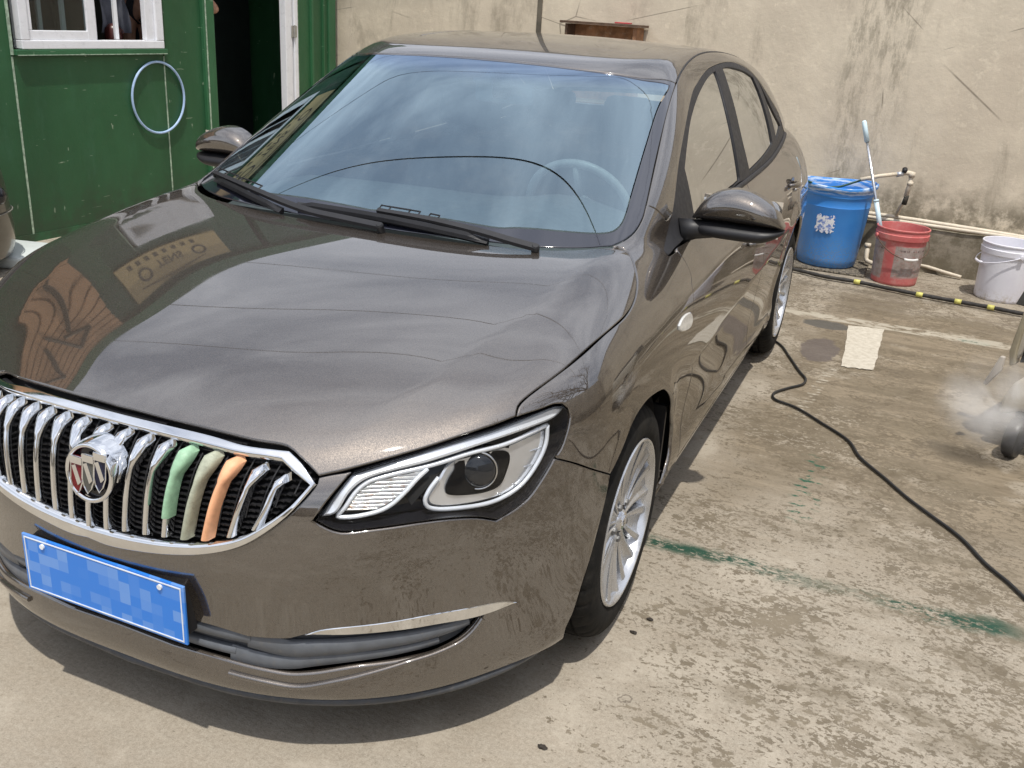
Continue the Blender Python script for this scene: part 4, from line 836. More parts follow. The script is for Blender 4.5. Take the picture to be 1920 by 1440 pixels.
# ------------------------------------------------------------------ wipers
def N3(c): return grad(uf,np.array([c]))[0]
for arm,blade in (('arm1','blade1'),('arm2','blade2')):
    a=cr(OUT[arm][0],.03); mb=MB(); n=len(a); V=[];F=[]
    for i,p in enumerate(a):
        t=i/(n-1); T=np.array(a[min(i+1,n-1)])-np.array(a[max(i-1,0)]); T/=np.linalg.norm(T); nn=N3(p); b_=np.cross(nn,T); wd=.016-.006*t
        for u_,v_ in ((-1,-.4),(-.8,.6),(.8,.6),(1,-.4)): V.append(p+b_*u_*wd*.75+nn*v_*.010)
    for i in range(n-1):
        for k in range(4): F.append((i*4+k,i*4+(k+1)%4,(i+1)*4+(k+1)%4,(i+1)*4+k))
    F+=[(0,1,2,3),tuple(4*(n-1)+k for k in (3,2,1,0))]
    wa=link('wiper',V,F,BLACKP,car,False,'wiper arm')
    p0=a[0]; nn=N3(p0); q=Vector(nn).to_track_quat('Z','Y'); mb=MB(); mb.lathe([(.011,-.03),(.011,.004),(.008,.008)],16,lambda p:tuple(Vector(p0)+q@Vector(p)),cap1=True); mb.done('wiper_pivot',BLACKP,wa,auto=30)
    b_=cr(OUT[blade][0],.02); n=len(b_); V=[];F=[]
    for i,p in enumerate(b_):
        T=np.array(b_[min(i+1,n-1)])-np.array(b_[max(i-1,0)]); T/=np.linalg.norm(T); nn=N3(p); bb=np.cross(nn,T); e=max(.25,min(1,i/3,(n-1-i)/3))
        for u_,v_ in ((-.3,-.9),(-.9,.1),(-.5,.8*e),(.2,1.3*e),(.9,.2),(.3,-.9)): V.append(p+bb*u_*.012+nn*v_*.013)
    for i in range(n-1):
        for k in range(6): F.append((i*6+k,i*6+(k+1)%6,(i+1)*6+(k+1)%6,(i+1)*6+k))
    F+=[tuple(range(6)),tuple(6*(n-1)+5-k for k in range(6))]
    link('wiper_blade',V,F,BLACKP,wa,False)
    # slotted spoiler frame on the arm
    mb=MB(); e_=a[-1]; 
    for k in range(4):
        i0=int(n*.0); q0=np.array(a[len(a)-1-max(0,int(len(a)*.10*k))]); q1=np.array(a[len(a)-1-int(len(a)*.10*(k+.8))-0])
        nn=N3(q0); T=q1-q0; ll=np.linalg.norm(T)+1e-6; T/=ll; bb=np.cross(nn,T); sg=1 if bb[1]>0 else -1
        if ll<.005: continue
        mb=MB(); mb.tube([q0+bb*sg*.006,q0+bb*sg*.024,q1+bb*sg*.024,q1+bb*sg*.006],.0026,5); mb.done('wiper_frame',BLACKP,wa)
# ------------------------------------------------------------------ wheels
def m_tyre():
    g=G('tyre_rubber'); v=g.coord(); c=g.mix(g.ramp(g.noise(18,7,.7,v),.42,.68,0,.8),(.010,.010,.010),(.026,.024,.021))
    g.pbsdf(c,.85,bump=g.bump(g.noise(160,4,.6,v),.4,.002),spec=.18); return g.m
TYRE=m_tyre(); RIM=simple('alloy_silver',(.56,.57,.59),.24,.80,.04,12); RIMD=simple('alloy_dark',(.20,.20,.20),.5,.6)  # darker grey alloy for wheel nuts and brake discs
def wheel_meshes():
    # local: axle along +z (outer side +z), z=0 outer tyre face
    n=240; prof=[(.225,-.012),(.232,-.004),(.245,.0),(.262,.001),(.278,-.001),(.293,-.006),(.304,-.014),(.3115,-.024),(.3165,-.034),(.3195,-.046),(.3195,-.0475),(.312,-.049),(.312,-.055),(.321,-.0565),(.3222,-.080),(.314,-.0815),(.314,-.088),(.3222,-.0895),(.3222,-.118),(.314,-.1195),(.314,-.126),(.3222,-.1275),(.321,-.152),(.312,-.1535),(.312,-.160),(.3195,-.1615),(.3165,-.175),(.308,-.190),(.28,-.203),(.24,-.205),(.225,-.195)]
    V=[];F=[];m_=len(prof)
    for i,(r,z) in enumerate(prof):
        for k in range(n):
            rr=r; kk=k%6
            if 5<=i<=9 or 25<=i<=27:
                if kk==0: rr-=.0038
            if i in (13,14) and kk==2: rr-=.003
            if i in (17,18,21,22) and kk==0: rr-=.006
            a=2*PI*(k+(.35*i if False else 0))/n; V.append((rr*math.cos(a),rr*math.sin(a),z))
    for i in range(m_-1):
        for k in range(n): F.append((i*n+k,(i+1)*n+k,(i+1)*n+(k+1)%n,i*n+(k+1)%n))
    tyre=(V,F)
    mb=MB(); mb.lathe([(.2265,-.010),(.2285,-.003),(.2260,.001),(.2215,.000),(.2185,-.006),(.2165,-.012),(.2125,-.030),(.2080,-.06),(.2080,-.17),(.22,-.19)],72)
    # spokes: five pairs, each pair spreading from one lug lobe
    for k in range(10):
        a=R(36*k+90); c,s_=math.cos(a),math.sin(a); sec=[]
        for t in np.linspace(0,1,10):
            r=.040+(.2175-.040)*t; z=-.026-.004*math.sin(PI*t)+.016*t**1.5; wd=.0125+.043*t**1.15; dp=.004+.009*t; row=[]
            for u_,v_ in ((-1.0,-.024),(-.98,-.003),(-.84,0),(-.62,0),(-.42,-dp*.8),(0,-dp),(.42,-dp*.8),(.62,0),(.84,0),(.98,-.003),(1.0,-.024)): row.append((r*c-u_*wd*s_,r*s_+u_*wd*c,z+v_))
            sec.append(row)
        mb.add([p for r_ in sec for p in r_],[(i*11+j,i*11+j+1,(i+1)*11+j+1,(i+1)*11+j) for i in range(9) for j in range(10)])
    mb.lathe([(.0,-.020),(.026,-.020),(.030,-.024),(.032,-.030),(.062,-.036),(.070,-.050),(.070,-.08)],48)
    rim=(mb.v,mb.f)
    mb=MB()
    for k in range(5):
        a=R(72*k+90+36); mb.lathe([(.0105,-.055),(.0105,-.022),(.007,-.019),(0,-.019)],6,lambda p:(p[0]+.052*math.cos(a),p[1]+.052*math.sin(a),p[2]))
    nuts=[]
    for k in range(5):
        a=R(72*k+90+36); mb=MB(); mb.lathe([(.0105,-.055),(.0105,-.022),(.007,-.019),(0,-.019)],6,lambda p:(p[0]+.052*math.cos(a),p[1]+.052*math.sin(a),p[2])); nuts.append((mb.v,mb.f))
    mb=MB(); mb.lathe([(0,-.0165),(.024,-.017),(.027,-.022)],32); 
    for dx in (-.010,0,.010): mb.prism([(dx-.004,.010+dx*.3),(dx+.004,.010+dx*.3),(dx+.004,-.004+dx*.3),(dx,-.012+dx*.3),(dx-.004,-.004+dx*.3)],-.0165,-.014)
    cap=(mb.v,mb.f)
    mb=MB(); mb.lathe([(.05,-.085),(.138,-.085),(.138,-.105),(.05,-.105)],48); mb.box((.09,-.05,-.12),(.15,.05,-.07)); disc=(mb.v,mb.f)
    mb=MB(); mb.lathe([(0,-.13),(.21,-.13)],32); back=(mb.v,mb.f)
    return tyre,rim,nuts,cap,disc,back
WM_=wheel_meshes()
for s in (1,-1):
    for cy,rot,st in ((.92,8,0),(3.582,31,0)):
        M4=Matrix.Translation((s*.889,cy,.322))@Matrix.Rotation(0,4,'Z')@(Matrix.Rotation(PI/2,4,'Y') if s==1 else Matrix.Rotation(-PI/2,4,'Y'))@Matrix.Rotation(R(rot),4,'Z')
        T_=lambda V:[tuple(M4@Vector(p)) for p in V]
        wh=link('wheel',T_(WM_[0][0]),WM_[0][1],TYRE,car,True); wh.data.set_sharp_from_angle(angle=R(35))
        for nm,ms,mt in (('rim',WM_[1],RIM),*[('wheel_nut',q_,RIMD) for q_ in WM_[2]],('hub_cap',WM_[3],CHROME2),('brake_disc',WM_[4],RIMD),('wheel_back',WM_[5],DARK)):
            o=link(nm,T_(ms[0]),ms[1],mt,wh,True); o.data.set_sharp_from_angle(angle=R(38))
        if s==1:
            o=MB(); a=R(200); 
# ------------------------------------------------------------------ cabin
mb=MB(); 
P=[(-.70,1.10,.90),(.70,1.10,.90),(.70,1.60,.965),(.70,1.80,.95),(.70,1.85,.72)]
prof=[(1.05,.86),(1.20,.905),(1.45,.945),(1.65,.965),(1.78,.960),(1.83,.93),(1.85,.70)]
V=[];F=[]
for i,(y,z) in enumerate(prof):
    for x in np.linspace(-.70,.70,15): V.append((x,y,z+(.045*math.exp(-((x-.36)/.17)**2) if 2<=i<=5 else 0)-.015*(abs(x)/.7)**2))
for i in range(len(prof)-1):
    for j in range(14): F.append((i*15+j,i*15+j+1,(i+1)*15+j+1,(i+1)*15+j))
link('dashboard',V,F,DASH,car,True)
mb.box((-.72,1.6,.28),(.72,4.0,.33)); mb.box((-.785,1.5,.62),(-.74,3.6,.96)); mb.box((.74,1.5,.62),(.785,3.6,.96)); mb.box((-.6,3.5,.85),(.6,4.05,.95)); mb.done('cabin_floor',DARK,car)
sc_=Vector((.355,1.86,.935)); q=Matrix.Rotation(R(-66),3,'X')
mb=MB(); mb.tube([sc_+q@Vector((.185*math.cos(a),.185*math.sin(a),0)) for a in np.linspace(0,2*PI,49)[:-1]],.0145,10,closed=True)
for a in (0,PI,-PI/2): mb.tube([sc_+q@Vector((.04*math.cos(a),.04*math.sin(a),.01)),sc_+q@Vector((.18*math.cos(a),.18*math.sin(a),0))],.014,8)
mb.lathe([(.0,.03),(.05,.025),(.06,0)],24,lambda p:tuple(sc_+q@Vector(p))); mb.done('steering_wheel',simple('wheel_leather',(.42,.42,.42),.4),car,True)
def seat(x,y,w_=.50,rear=False):
    mb=MB(); sh_=lambda a,b,bev,: mb.box(a,b,bev=bev)
    mb.box((x-w_/2,y-.42,.45),(x+w_/2,y+.05,.60),bev=.06)
    k=lambda p:(p[0],p[1]+(p[2]-.55)*.28,p[2]); mb.box((x-w_/2,y-.0,.50),(x+w_/2,y+.13,1.06),k,bev=.05)
    s_=mb.done('seat',CLOTH,car,True)
    mb=MB(); k=lambda p:(p[0],p[1]+(p[2]-.55)*.28,p[2]); mb.box((x-.135,y+.01,1.10),(x+.135,y+.11,1.27),k,bev=.045); mb.tube([k((x-.05,y+.06,1.0)),k((x-.05,y+.06,1.14))],.007,6); mb.tube([k((x+.05,y+.06,1.0)),k((x+.05,y+.06,1.14))],.007,6)
    mb.done('headrest',CLOTH,s_,True)
seat(.37,2.25); seat(-.37,2.25)
mb=MB(); mb.box((-.68,2.95,.48),(.68,3.35,.62),bev=.05); kk=lambda p:(p[0],p[1]+(p[2]-.55)*.35,p[2]); mb.box((-.68,3.25,.55),(.68,3.38,1.02),kk,bev=.05); rs=mb.done('rear_seat',CLOTH,car,True)
for x in (-.40,0,.40):
    mb=MB(); mb.box((x-.12,3.26,1.04),(x+.12,3.35,1.20),kk,bev=.035); mb.done('headrest',CLOTH,rs,True)
# mirror, sensor, tag
mb=MB(); mb.box((-.06,1.845,1.265),(.16,1.875,1.335),bev=.015); mb.box((-.035,1.775,1.33),(.03,1.84,1.375),bev=.008); mb.done('rear_view_mirror',simple('mirror_shell',(.20,.27,.30),.4),car)
mb=MB(); mb.box((.03,1.80,1.285),(.085,1.83,1.345),bev=.006); mb.lathe([(.0,0),(.016,0),(.018,.02)],16,lambda p:(.057+p[0],1.80-p[2],1.31+p[1])); mb.done('dash_camera',BLACKP,car)
P=onsurf(np.array([(-.03,1.73,0),(.035,1.735,0),(.028,1.70,0),(-.04,1.695,0)]),TOP,lambda p:uf(p)+.006)
link('toll_sensor',list(P)+list(P-np.array([0,-.01,.012])),[(0,1,2,3),(4,5,6,7),(0,1,5,4),(1,2,6,5),(2,3,7,6),(3,0,4,7)],BLACKP,car)
# tail lamps
for s in (1,-1):
    P=segs([[(.58,4.52,.93),(.74,4.42,.95),(.78,4.36,.90),(.76,4.36,.83),(.66,4.47,.80)],[(.66,4.47,.80),(.58,4.52,.93)]],.02)
o_=panel('tail_lamp',[onsurf(P,REAR,lf)],REAR,lf,simple('tail_red',(.35,.01,.01),.12,0,.1,10,coat=1),car,.04,depth=-.004)
# ================================================================== SETTING
def m_ground():
    g=G('yard_concrete'); v=g.coord(); X=g.xyz(v); x,y=X[0],X[1]
    va=g.coord(scale=(1,2.2,1),rot=(0,0,R(12)))
    sand=g.math('MULTIPLY',g.math('ADD',g.noise(300,4,.8,v),g.noise(95,5,.8,v)),.5); mot=g.noise(1.7,6,.62,v); mid=g.noise(11,7,.65,va)
    c=g.mix(g.ramp(mot,.3,.7),(.375,.330,.265),(.315,.272,.212))
    c=g.mix(g.ramp(mid,.35,.70,0,.55),c,(.36,.325,.265))
    c=g.mix(g.ramp(sand,.56,.40,0,.50),c,(.165,.135,.10))
    c=g.mix(g.ramp(sand,.55,.64,0,.5),c,(.50,.45,.37))
    # damp, dirty zone beside and behind the car
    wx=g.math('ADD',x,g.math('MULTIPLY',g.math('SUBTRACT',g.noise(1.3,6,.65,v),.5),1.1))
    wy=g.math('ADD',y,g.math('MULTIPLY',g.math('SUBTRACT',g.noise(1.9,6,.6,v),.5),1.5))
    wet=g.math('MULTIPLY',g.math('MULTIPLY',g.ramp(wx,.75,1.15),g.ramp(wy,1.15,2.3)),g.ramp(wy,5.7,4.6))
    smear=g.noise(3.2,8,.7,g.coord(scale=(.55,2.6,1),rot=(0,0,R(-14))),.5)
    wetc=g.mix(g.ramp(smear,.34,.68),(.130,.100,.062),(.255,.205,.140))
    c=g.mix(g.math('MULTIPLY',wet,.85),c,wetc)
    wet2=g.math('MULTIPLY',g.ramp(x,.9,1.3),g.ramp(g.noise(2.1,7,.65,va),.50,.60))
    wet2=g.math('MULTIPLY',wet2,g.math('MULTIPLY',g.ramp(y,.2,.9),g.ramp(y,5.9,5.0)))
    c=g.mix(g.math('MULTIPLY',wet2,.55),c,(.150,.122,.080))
    # small dark pits and dried spatter, dense towards the right
    vb=g.coord(scale=(1,1.35,1),rot=(0,0,R(18)),loc=(.7,.3,0))
    patch=g.noise(1.35,6,.68,g.coord(loc=(4.1,2.2,0)),.2); fine=g.noise(5.5,4,.6,v)
    dens=g.math('ADD',g.math('MULTIPLY',g.ramp(g.math('ADD',x,g.math('MULTIPLY',y,.18)),.45,1.7),.10),g.math('MULTIPLY',g.math('SUBTRACT',patch,.5),.50))
    dens=g.math('ADD',dens,g.math('MULTIPLY',g.math('SUBTRACT',fine,.5),.22))
    thr=g.math('SUBTRACT',.640,dens)
    sA=g.noise(26,8,.66,vb,.25); sB=g.noise(62,6,.66,vb,.2)
    mA=g.ramp(g.math('SUBTRACT',sA,thr),.0,.014); mB_=g.ramp(g.math('SUBTRACT',sB,g.math('ADD',thr,.005)),.0,.014)
    msk=g.math('MAXIMUM',mA,mB_); gate=g.ramp(x,.30,.75); msk=g.math('MULTIPLY',msk,gate)
    fc=g.mix(g.ramp(g.noise(9,5,.7,v),.4,.6),(.105,.082,.052),(.165,.135,.092))
    c=g.mix(g.math('MULTIPLY',msk,.74),c,fc)
    sp2=g.noise(75,5,.6,v); c=g.mix(g.math('MULTIPLY',g.ramp(sp2,.67,.70),.6),c,(.10,.082,.056))
    lightp=g.math('MULTIPLY',g.ramp(g.noise(2.3,7,.7,g.coord(loc=(9,3,0))),.52,.60),.35); c=g.mix(g.math('MULTIPLY',lightp,g.math('SUBTRACT',1,msk)),c,(.46,.41,.335))
    far=g.math('MULTIPLY',g.ramp(y,4.4,5.0),g.ramp(g.noise(5,7,.7,g.coord(scale=(.5,2.5,1))),.5,.6))
    c=g.mix(g.math('MULTIPLY',far,.6),c,(.17,.14,.105))
    # worn green paint line across the yard, and a few green splats
    d=g.math('ABSOLUTE',g.math('SUBTRACT',y,g.math('ADD',1.415,g.math('MULTIPLY',g.math('SUBTRACT',g.noise(5,4,.6,v),.5),.12))))
    line=g.math('MULTIPLY',g.ramp(d,.060,.010),g.math('MULTIPLY',g.math('MULTIPLY',g.ramp(x,.80,.86),g.ramp(x,2.0,1.85)),g.math('MAXIMUM',g.ramp(x,1.42,1.12,.35,1),g.ramp(x,1.50,1.60))))
    wear=g.math('ADD',g.noise(34,7,.75,va),g.math('MULTIPLY',g.noise(3.1,3,.5,g.coord(loc=(1.7,0,0))),.55))
    green=g.math('MULTIPLY',line,g.ramp(wear,.66,.78)); c=g.mix(green,c,(.016,.058,.036))
    d3=g.math('ABSOLUTE',g.math('SUBTRACT',x,g.math('ADD',1.26,g.math('MULTIPLY',g.math('SUBTRACT',g.noise(7,4,.6,v),.5),.16))))
    sp3=g.math('MULTIPLY',g.math('MULTIPLY',g.ramp(d3,.06,.02),g.math('MULTIPLY',g.ramp(y,1.75,1.85),g.ramp(y,2.42,2.3))),g.ramp(g.noise(15,5,.6,va),.55,.60)); c=g.mix(sp3,c,(.02,.085,.05))
    # dark bluish patches and a worn pale stripe near the back
    def blob(cx,cy,rx,ry,col,amt,cc):
        dx=g.math('DIVIDE',g.math('SUBTRACT',x,cx),rx); dy=g.math('DIVIDE',g.math('SUBTRACT',y,cy),ry)
        rr=g.math('ADD',g.math('ADD',g.math('MULTIPLY',dx,dx),g.math('MULTIPLY',dy,dy)),g.math('MULTIPLY',g.math('SUBTRACT',g.noise(9,6,.7,v),.5),1.6))
        return g.mix(g.ramp(rr,1.05,.75,0,amt),cc,col)
    c=blob(1.10,3.78,.10,.22,(.115,.095,.085),.85,c); c=blob(1.08,4.27,.14,.085,(.085,.080,.070),.9,c); c=blob(1.86,4.42,.09,.05,(.08,.13,.10),.8,c)
    st=g.math('ABSOLUTE',g.math('SUBTRACT',y,4.44)); st=g.math('MULTIPLY',g.ramp(st,.075,.055),g.math('MULTIPLY',g.ramp(x,.75,.80),g.ramp(g.noise(17,7,.7,g.coord(scale=(.5,1,1))),.44,.52)))
    c=g.mix(g.math('MULTIPLY',st,.75),c,(.46,.42,.34))
    tyx=g.math('ABSOLUTE',g.math('SUBTRACT',x,g.math('ADD',1.19,g.math('MULTIPLY',g.math('SUBTRACT',y,3.5),.10)))); tr=g.math('MULTIPLY',g.ramp(tyx,.035,.02),g.math('MULTIPLY',g.math('MULTIPLY',g.ramp(y,2.7,2.8),g.ramp(y,3.55,3.5)),g.ramp(g.math('SINE',g.math('MULTIPLY',y,170)),-.2,.5)))
    c=g.mix(g.math('MULTIPLY',g.math('MULTIPLY',tr,g.ramp(g.noise(20,4,.6,v),.45,.6)),.6),c,(.5,.46,.38))
    # hairline cracks
    wv=g.n('VectorMath',operation='ADD'); g.l(g.coord(loc=(3.3,1.2,0)),wv.inputs[0]); nz=g.n('TexNoise'); nz.inputs['Scale'].default_value=2.3; nz.inputs['Detail'].default_value=6; g.l(v,nz.inputs['Vector']); g.l(nz.outputs['Color'],wv.inputs[1])
    cr1=g.vor(.42,wv.outputs[0],'DISTANCE_TO_EDGE'); crk=g.math('MULTIPLY',g.ramp(cr1,.0022,.0008),g.ramp(g.noise(1.1,3,.5,v),.54,.62)); c=g.mix(g.math('MULTIPLY',crk,.6),c,(.10,.08,.06))
    h=g.math('ADD',g.math('MULTIPLY',sand,.5),g.math('ADD',g.math('MULTIPLY',mid,.8),g.math('MULTIPLY',msk,-.25)))
    b=g.bump(h,.55,.006)
    r=g.math('SUBTRACT',.92,g.math('MULTIPLY',g.math('MAXIMUM',wet,wet2),g.ramp(smear,.3,.7,.10,.50)))
    g.pbsdf(c,r,bump=b,spec=.35); return g.m
mb=MB(); mb.add([(-40,-40,0),(40,-40,0),(40,40,0),(-40,40,0)],[(0,1,2,3)]); o=mb.done('ground',m_ground()); tag(o,kind='structure')
def m_wall(name,a,b_,streak=1.):
    g=G(name); v=g.coord(); vy=g.coord(scale=(1,1,.30)); X=g.xyz(v)
    big=g.noise(.9,6,.6,v); c=g.mix(g.ramp(big,.36,.64),a,b_)
    c=g.mix(g.ramp(g.noise(3.2,6,.6,v),.42,.72,0,.45),c,tuple(q*.74 for q in a))
    c=g.mix(g.ramp(g.noise(13,9,.75,v),.54,.66,0,.45),c,tuple(min(1,q*1.15) for q in a))
    st=g.noise(2.4,9,.72,vy,.3); c=g.mix(g.ramp(st,.54,.70,0,.55*streak),c,(.23,.195,.145))
    st2=g.math('MULTIPLY',g.ramp(g.noise(.85,4,.6,g.coord(scale=(1,1,.12),loc=(2.1,0,0))),.55,.66),g.ramp(g.noise(16,8,.8,vy),.42,.62)); c=g.mix(g.math('MULTIPLY',st2,.6*streak),c,(.19,.165,.12))
    pit=g.ramp(g.noise(58,6,.7,v),.68,.74,0,.5); c=g.mix(pit,c,(.24,.20,.15))
    low=g.math('MULTIPLY',g.ramp(g.math('ADD',X[2],g.math('MULTIPLY',g.noise(4,6,.7,v),-.5)),.42,.12),g.ramp(g.noise(7,8,.75,v),.36,.58)); c=g.mix(g.math('MULTIPLY',low,.85),c,(.15,.13,.09))
    crk=g.ramp(g.vor(.9,g.coord(loc=(.3,.2,.8),scale=(1,1,1.6)),'DISTANCE_TO_EDGE'),.006,.001); c=g.mix(g.math('MULTIPLY',crk,g.ramp(g.noise(2,3,.5,v),.50,.60,0,.6)),c,(.10,.08,.06))
    h=g.math('ADD',g.noise(9,9,.72,v),g.math('ADD',g.math('MULTIPLY',pit,-.5),g.math('MULTIPLY',g.noise(2.2,4,.5,v),1.5)))
    g.pbsdf(c,.93,bump=g.bump(h,.42,.012),spec=.25); return g.m
WALLM=m_wall('rendered_wall',(.72,.635,.50),(.60,.52,.41)); PLM=m_wall('wall_foot',(.34,.30,.235),(.27,.235,.18),.7)
def gridbox(mb,a,b_,nx,nz,xf,amp):
    """front face of a wall with slight unevenness"""
    pass
wall=thing('rendered_wall','long beige rendered concrete wall with dark water stains behind the parked sedan','wall',tuple(Y((.8,6.2,0))))
mb=MB(); mb.box((-8,6.20,.30),(6.0,6.42,3.3),Y); mb.done('wall_face',WALLM,wall)
mb=MB(); n=60; 
V=[];F=[]
for i in range(n+1):
    u=-8+14*i/n; dz=.006*math.sin(i*1.7)+.005*math.sin(i*.61)
    V+=[Y((u,6.14,-.05)),Y((u,6.135+.004*math.sin(i*2.1),.30+dz)),Y((u,6.16,.315+dz)),Y((u,6.23,.322+dz))]
for i in range(n):
    for k in range(3): F.append((i*4+k,i*4+4+k,i*4+5+k,i*4+1+k))
link('wall_foot',V,F,PLM,wall,False)
mb=MB(); mb.box((-8,6.18,3.3),(6.0,6.44,3.36),Y); mb.done('coping',PLM,wall)
mb=MB(); mb.box((-2.09,6.188,.32),(-2.05,6.199,3.28),Y); mb.done('joint_strip',simple('joint_dark',(.12,.105,.08),.9,0,.3,8,.01),wall)
sw=thing('yard_side_wall','long rendered wall along the far right side of the yard, beyond the picture','wall',tuple(Y((6.2,0,0))))
mb=MB(); mb.box((6.0,-9,0),(6.2,6.42,3.0),Y); mb.done('wall_face',WALLM,sw)
# ------------------------------------------------------------------ green cabin
def m_green(name,base=(.022,.088,.036)):
    g=G(name); v=g.coord(); vz=g.coord(scale=(1,1,.25))
    c=g.mix(g.ramp(g.noise(1.8,6,.6,vz),.3,.7),tuple(q*.82 for q in base),tuple(q*1.22 for q in base))
    c=g.mix(g.ramp(g.noise(9,8,.7,vz),.52,.74,0,.4),c,(.045,.13,.075))
    sc1=g.math('MAXIMUM',g.ramp(g.noise(26,3,.5,g.coord(scale=(1,1,.35),rot=(0,0,.4))),.72,.745),g.ramp(g.noise(14,2,.5,g.coord(scale=(1,.5,5),rot=(.5,0,0))),.745,.755)); c=g.mix(g.math('MULTIPLY',sc1,.8),c,(.28,.36,.26))
    c=g.mix(g.ramp(g.noise(60,6,.7,v),.66,.74,0,.5),c,(.012,.04,.02))
    low=g.xyz(v)[2]; c=g.mix(g.math('MULTIPLY',g.ramp(low,.5,.0),g.ramp(g.noise(5,6,.7,v),.35,.65)),c,(.03,.055,.03))
    h=g.math('ADD',g.noise(4,3,.5,v),g.math('MULTIPLY',g.noise(120,3,.6,v),.12))
    g.pbsdf(c,g.ramp(g.noise(6,5,.6,v),.3,.7,.30,.50),bump=g.bump(h,.5,.02),spec=.45); return g.m
GREEN=m_green('cabin_green'); GREEN2=m_green('cabin_green_trim',(.030,.115,.050))
CHIP=simple('chipped_edge',(.33,.42,.32),.7,0,.35,30,dirt=(.05,.13,.07)); WPVC=simple('white_pvc',(.80,.81,.84),.32,0,.03,9,dirt=(.62,.63,.66))
S0=2.812; UF=-3.946
def S(p): return Y((UF+p[0],S0+p[1],p[2]))   # local: (out towards car, along facade, up)
cab=thing('green_cabin','dark green sheet-metal cabin with a white window and open doorway, left of the sedan','cabin',tuple(S((-.5,1,0))))
def pnl(name,a,b_,mat=GREEN,parent=cab,bev=0,label=None):
    mb=MB(); mb.box(a,b_,S,bev=bev); return mb.done(name,mat,parent,label=label)
pnl('wall_panel',(-.06,-3.2,.0),(0,-2.20,3.55)); pnl('wall_panel',(-.06,-2.195,.0),(0,-1.10,3.55)); pnl('wall_panel',(-.06,-1.095,.0),(0,.028,3.55))
pnl('wall_panel',(-.06,.036,.0),(0,1.222,1.135)); pnl('wall_panel',(-.06,1.230,.0),(0,1.60,3.55)); pnl('wall_panel',(-.06,.036,2.81),(0,1.222,3.55))
pnl('wall_panel',(-.06,2.70,.0),(-.004,3.19,3.55)); pnl('wall_panel',(-.06,1.71,2.15),(0,2.70,3.55))
pnl('seam_strip',(-.002,.026,.02),(.004,.038,1.13),CHIP); pnl('seam_strip',(-.002,1.221,.02),(.003,1.231,1.12),CHIP)
pnl('door_post',(-.07,1.60,0),(.030,1.712,2.2),GREEN2,bev=.006); pnl('post_edge',(.0,1.618,.3),(.034,1.628,2.15),CHIP)
pnl('door_reveal',(-.14,1.70,0),(-.07,1.712,2.2),GREEN2)
pnl('corner_post',(-.06,3.10,0),(.012,3.195,3.55),GREEN2,bev=.006); pnl('corner_rib',(-.02,2.86,0),(.018,2.885,3.5),GREEN2); pnl('corner_rib',(-.02,3.02,0),(.016,3.035,3.5),GREEN2)
pnl('kick_strip',(-.01,-3.2,0),(.006,1.6,.05),GREEN2)
# side wall against the rendered wall, back and dark inside
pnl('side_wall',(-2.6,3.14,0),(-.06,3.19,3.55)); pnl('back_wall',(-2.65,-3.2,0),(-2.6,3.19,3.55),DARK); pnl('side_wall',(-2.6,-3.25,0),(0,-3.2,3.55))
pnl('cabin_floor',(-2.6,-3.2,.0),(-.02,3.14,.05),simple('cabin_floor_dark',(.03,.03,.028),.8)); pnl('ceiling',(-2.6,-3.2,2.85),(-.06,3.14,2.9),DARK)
pnl('inner_panel',(-.815,1.0,.05),(-.785,3.0,2.44),simple('dark_panel_green',(.0065,.012,.0105),.55,0,.2,6),bev=.004,label='near-black green inner partition')  # near-black green panel across the inside of the doorway
pnl('roof',(-2.8,-3.4,3.55),(.10,3.35,3.62),simple('cabin_roof',(.16,.17,.16),.6,0,.2,5)); pnl('fascia',(.06,-3.4,3.50),(.11,3.35,3.70),GREEN2)
# white door frame with hinges
df=pnl('door_frame',(-.05,2.530,0),(.012,2.615,2.16),WPVC,bev=.004,label='white door frame'); pnl('frame_strip',(-.05,2.632,0),(.02,2.676,2.16),WPVC,df,bev=.004); pnl('frame_gap',(-.05,2.612,0),(-.01,2.635,2.16),DARK,df)
pnl('chipped_strip',(-.01,2.680,0),(.008,2.695,2.16),CHIP,df)
for z in (1.30,.35,2.0):
    mb=MB(); mb.box((.0125,2.595,z-.045),(.022,2.66,z+.045),S,bev=.002); mb.tube([S((.026,2.628,z-.05)),S((.026,2.628,z+.05))],.006,8); mb.done('hinge',simple('hinge_steel',(.45,.44,.42),.4,.7,.1,30) if z==1.30 else bpy.data.materials['hinge_steel'],df)
# window
wf=pnl('window',(-.05,.090,2.72),(.030,1.215,2.80),WPVC,bev=.005,label='white sliding window')
pnl('window_frame',(-.05,.090,1.173),(.030,1.215,1.225),WPVC,wf,bev=.005); pnl('window_frame',(-.05,.090,1.2255),(.0295,.150,2.7195),WPVC,wf,bev=.005); pnl('window_frame',(-.05,1.150,1.2255),(.0295,1.215,2.7195),WPVC,wf,bev=.005)
for a,b_ in (((-.01,.151,1.226),(.018,.590,1.282)),((-.01,.151,1.2825),(.0175,.182,2.719)),((-.01,.585,1.226),(.020,.655,2.719))): pnl('sash',a,b_,WPVC,wf,bev=.004)
mb=MB(); mb.box((.002,.183,1.283),(.006,.584,2.718),S); mb.done('window_pane',m_glass('cabin_glass',(.55,.6,.6),(.9,.92,.92),.03,.16).m,wf)
for a,b_ in (((-.03,1.075,1.226),(.012,1.149,2.719)),): pnl('sash',a,b_,WPVC,wf,bev=.004)
for s_ in (.705,.885,): pnl('window_bar',(-.075,s_-.014,1.226),(-.052,s_+.014,2.719),WPVC,wf,bev=.003)
for s_ in (.30,.47): pnl('window_bar',(-.075,s_-.014,1.226),(-.052,s_+.014,2.719),WPVC,wf,bev=.003)
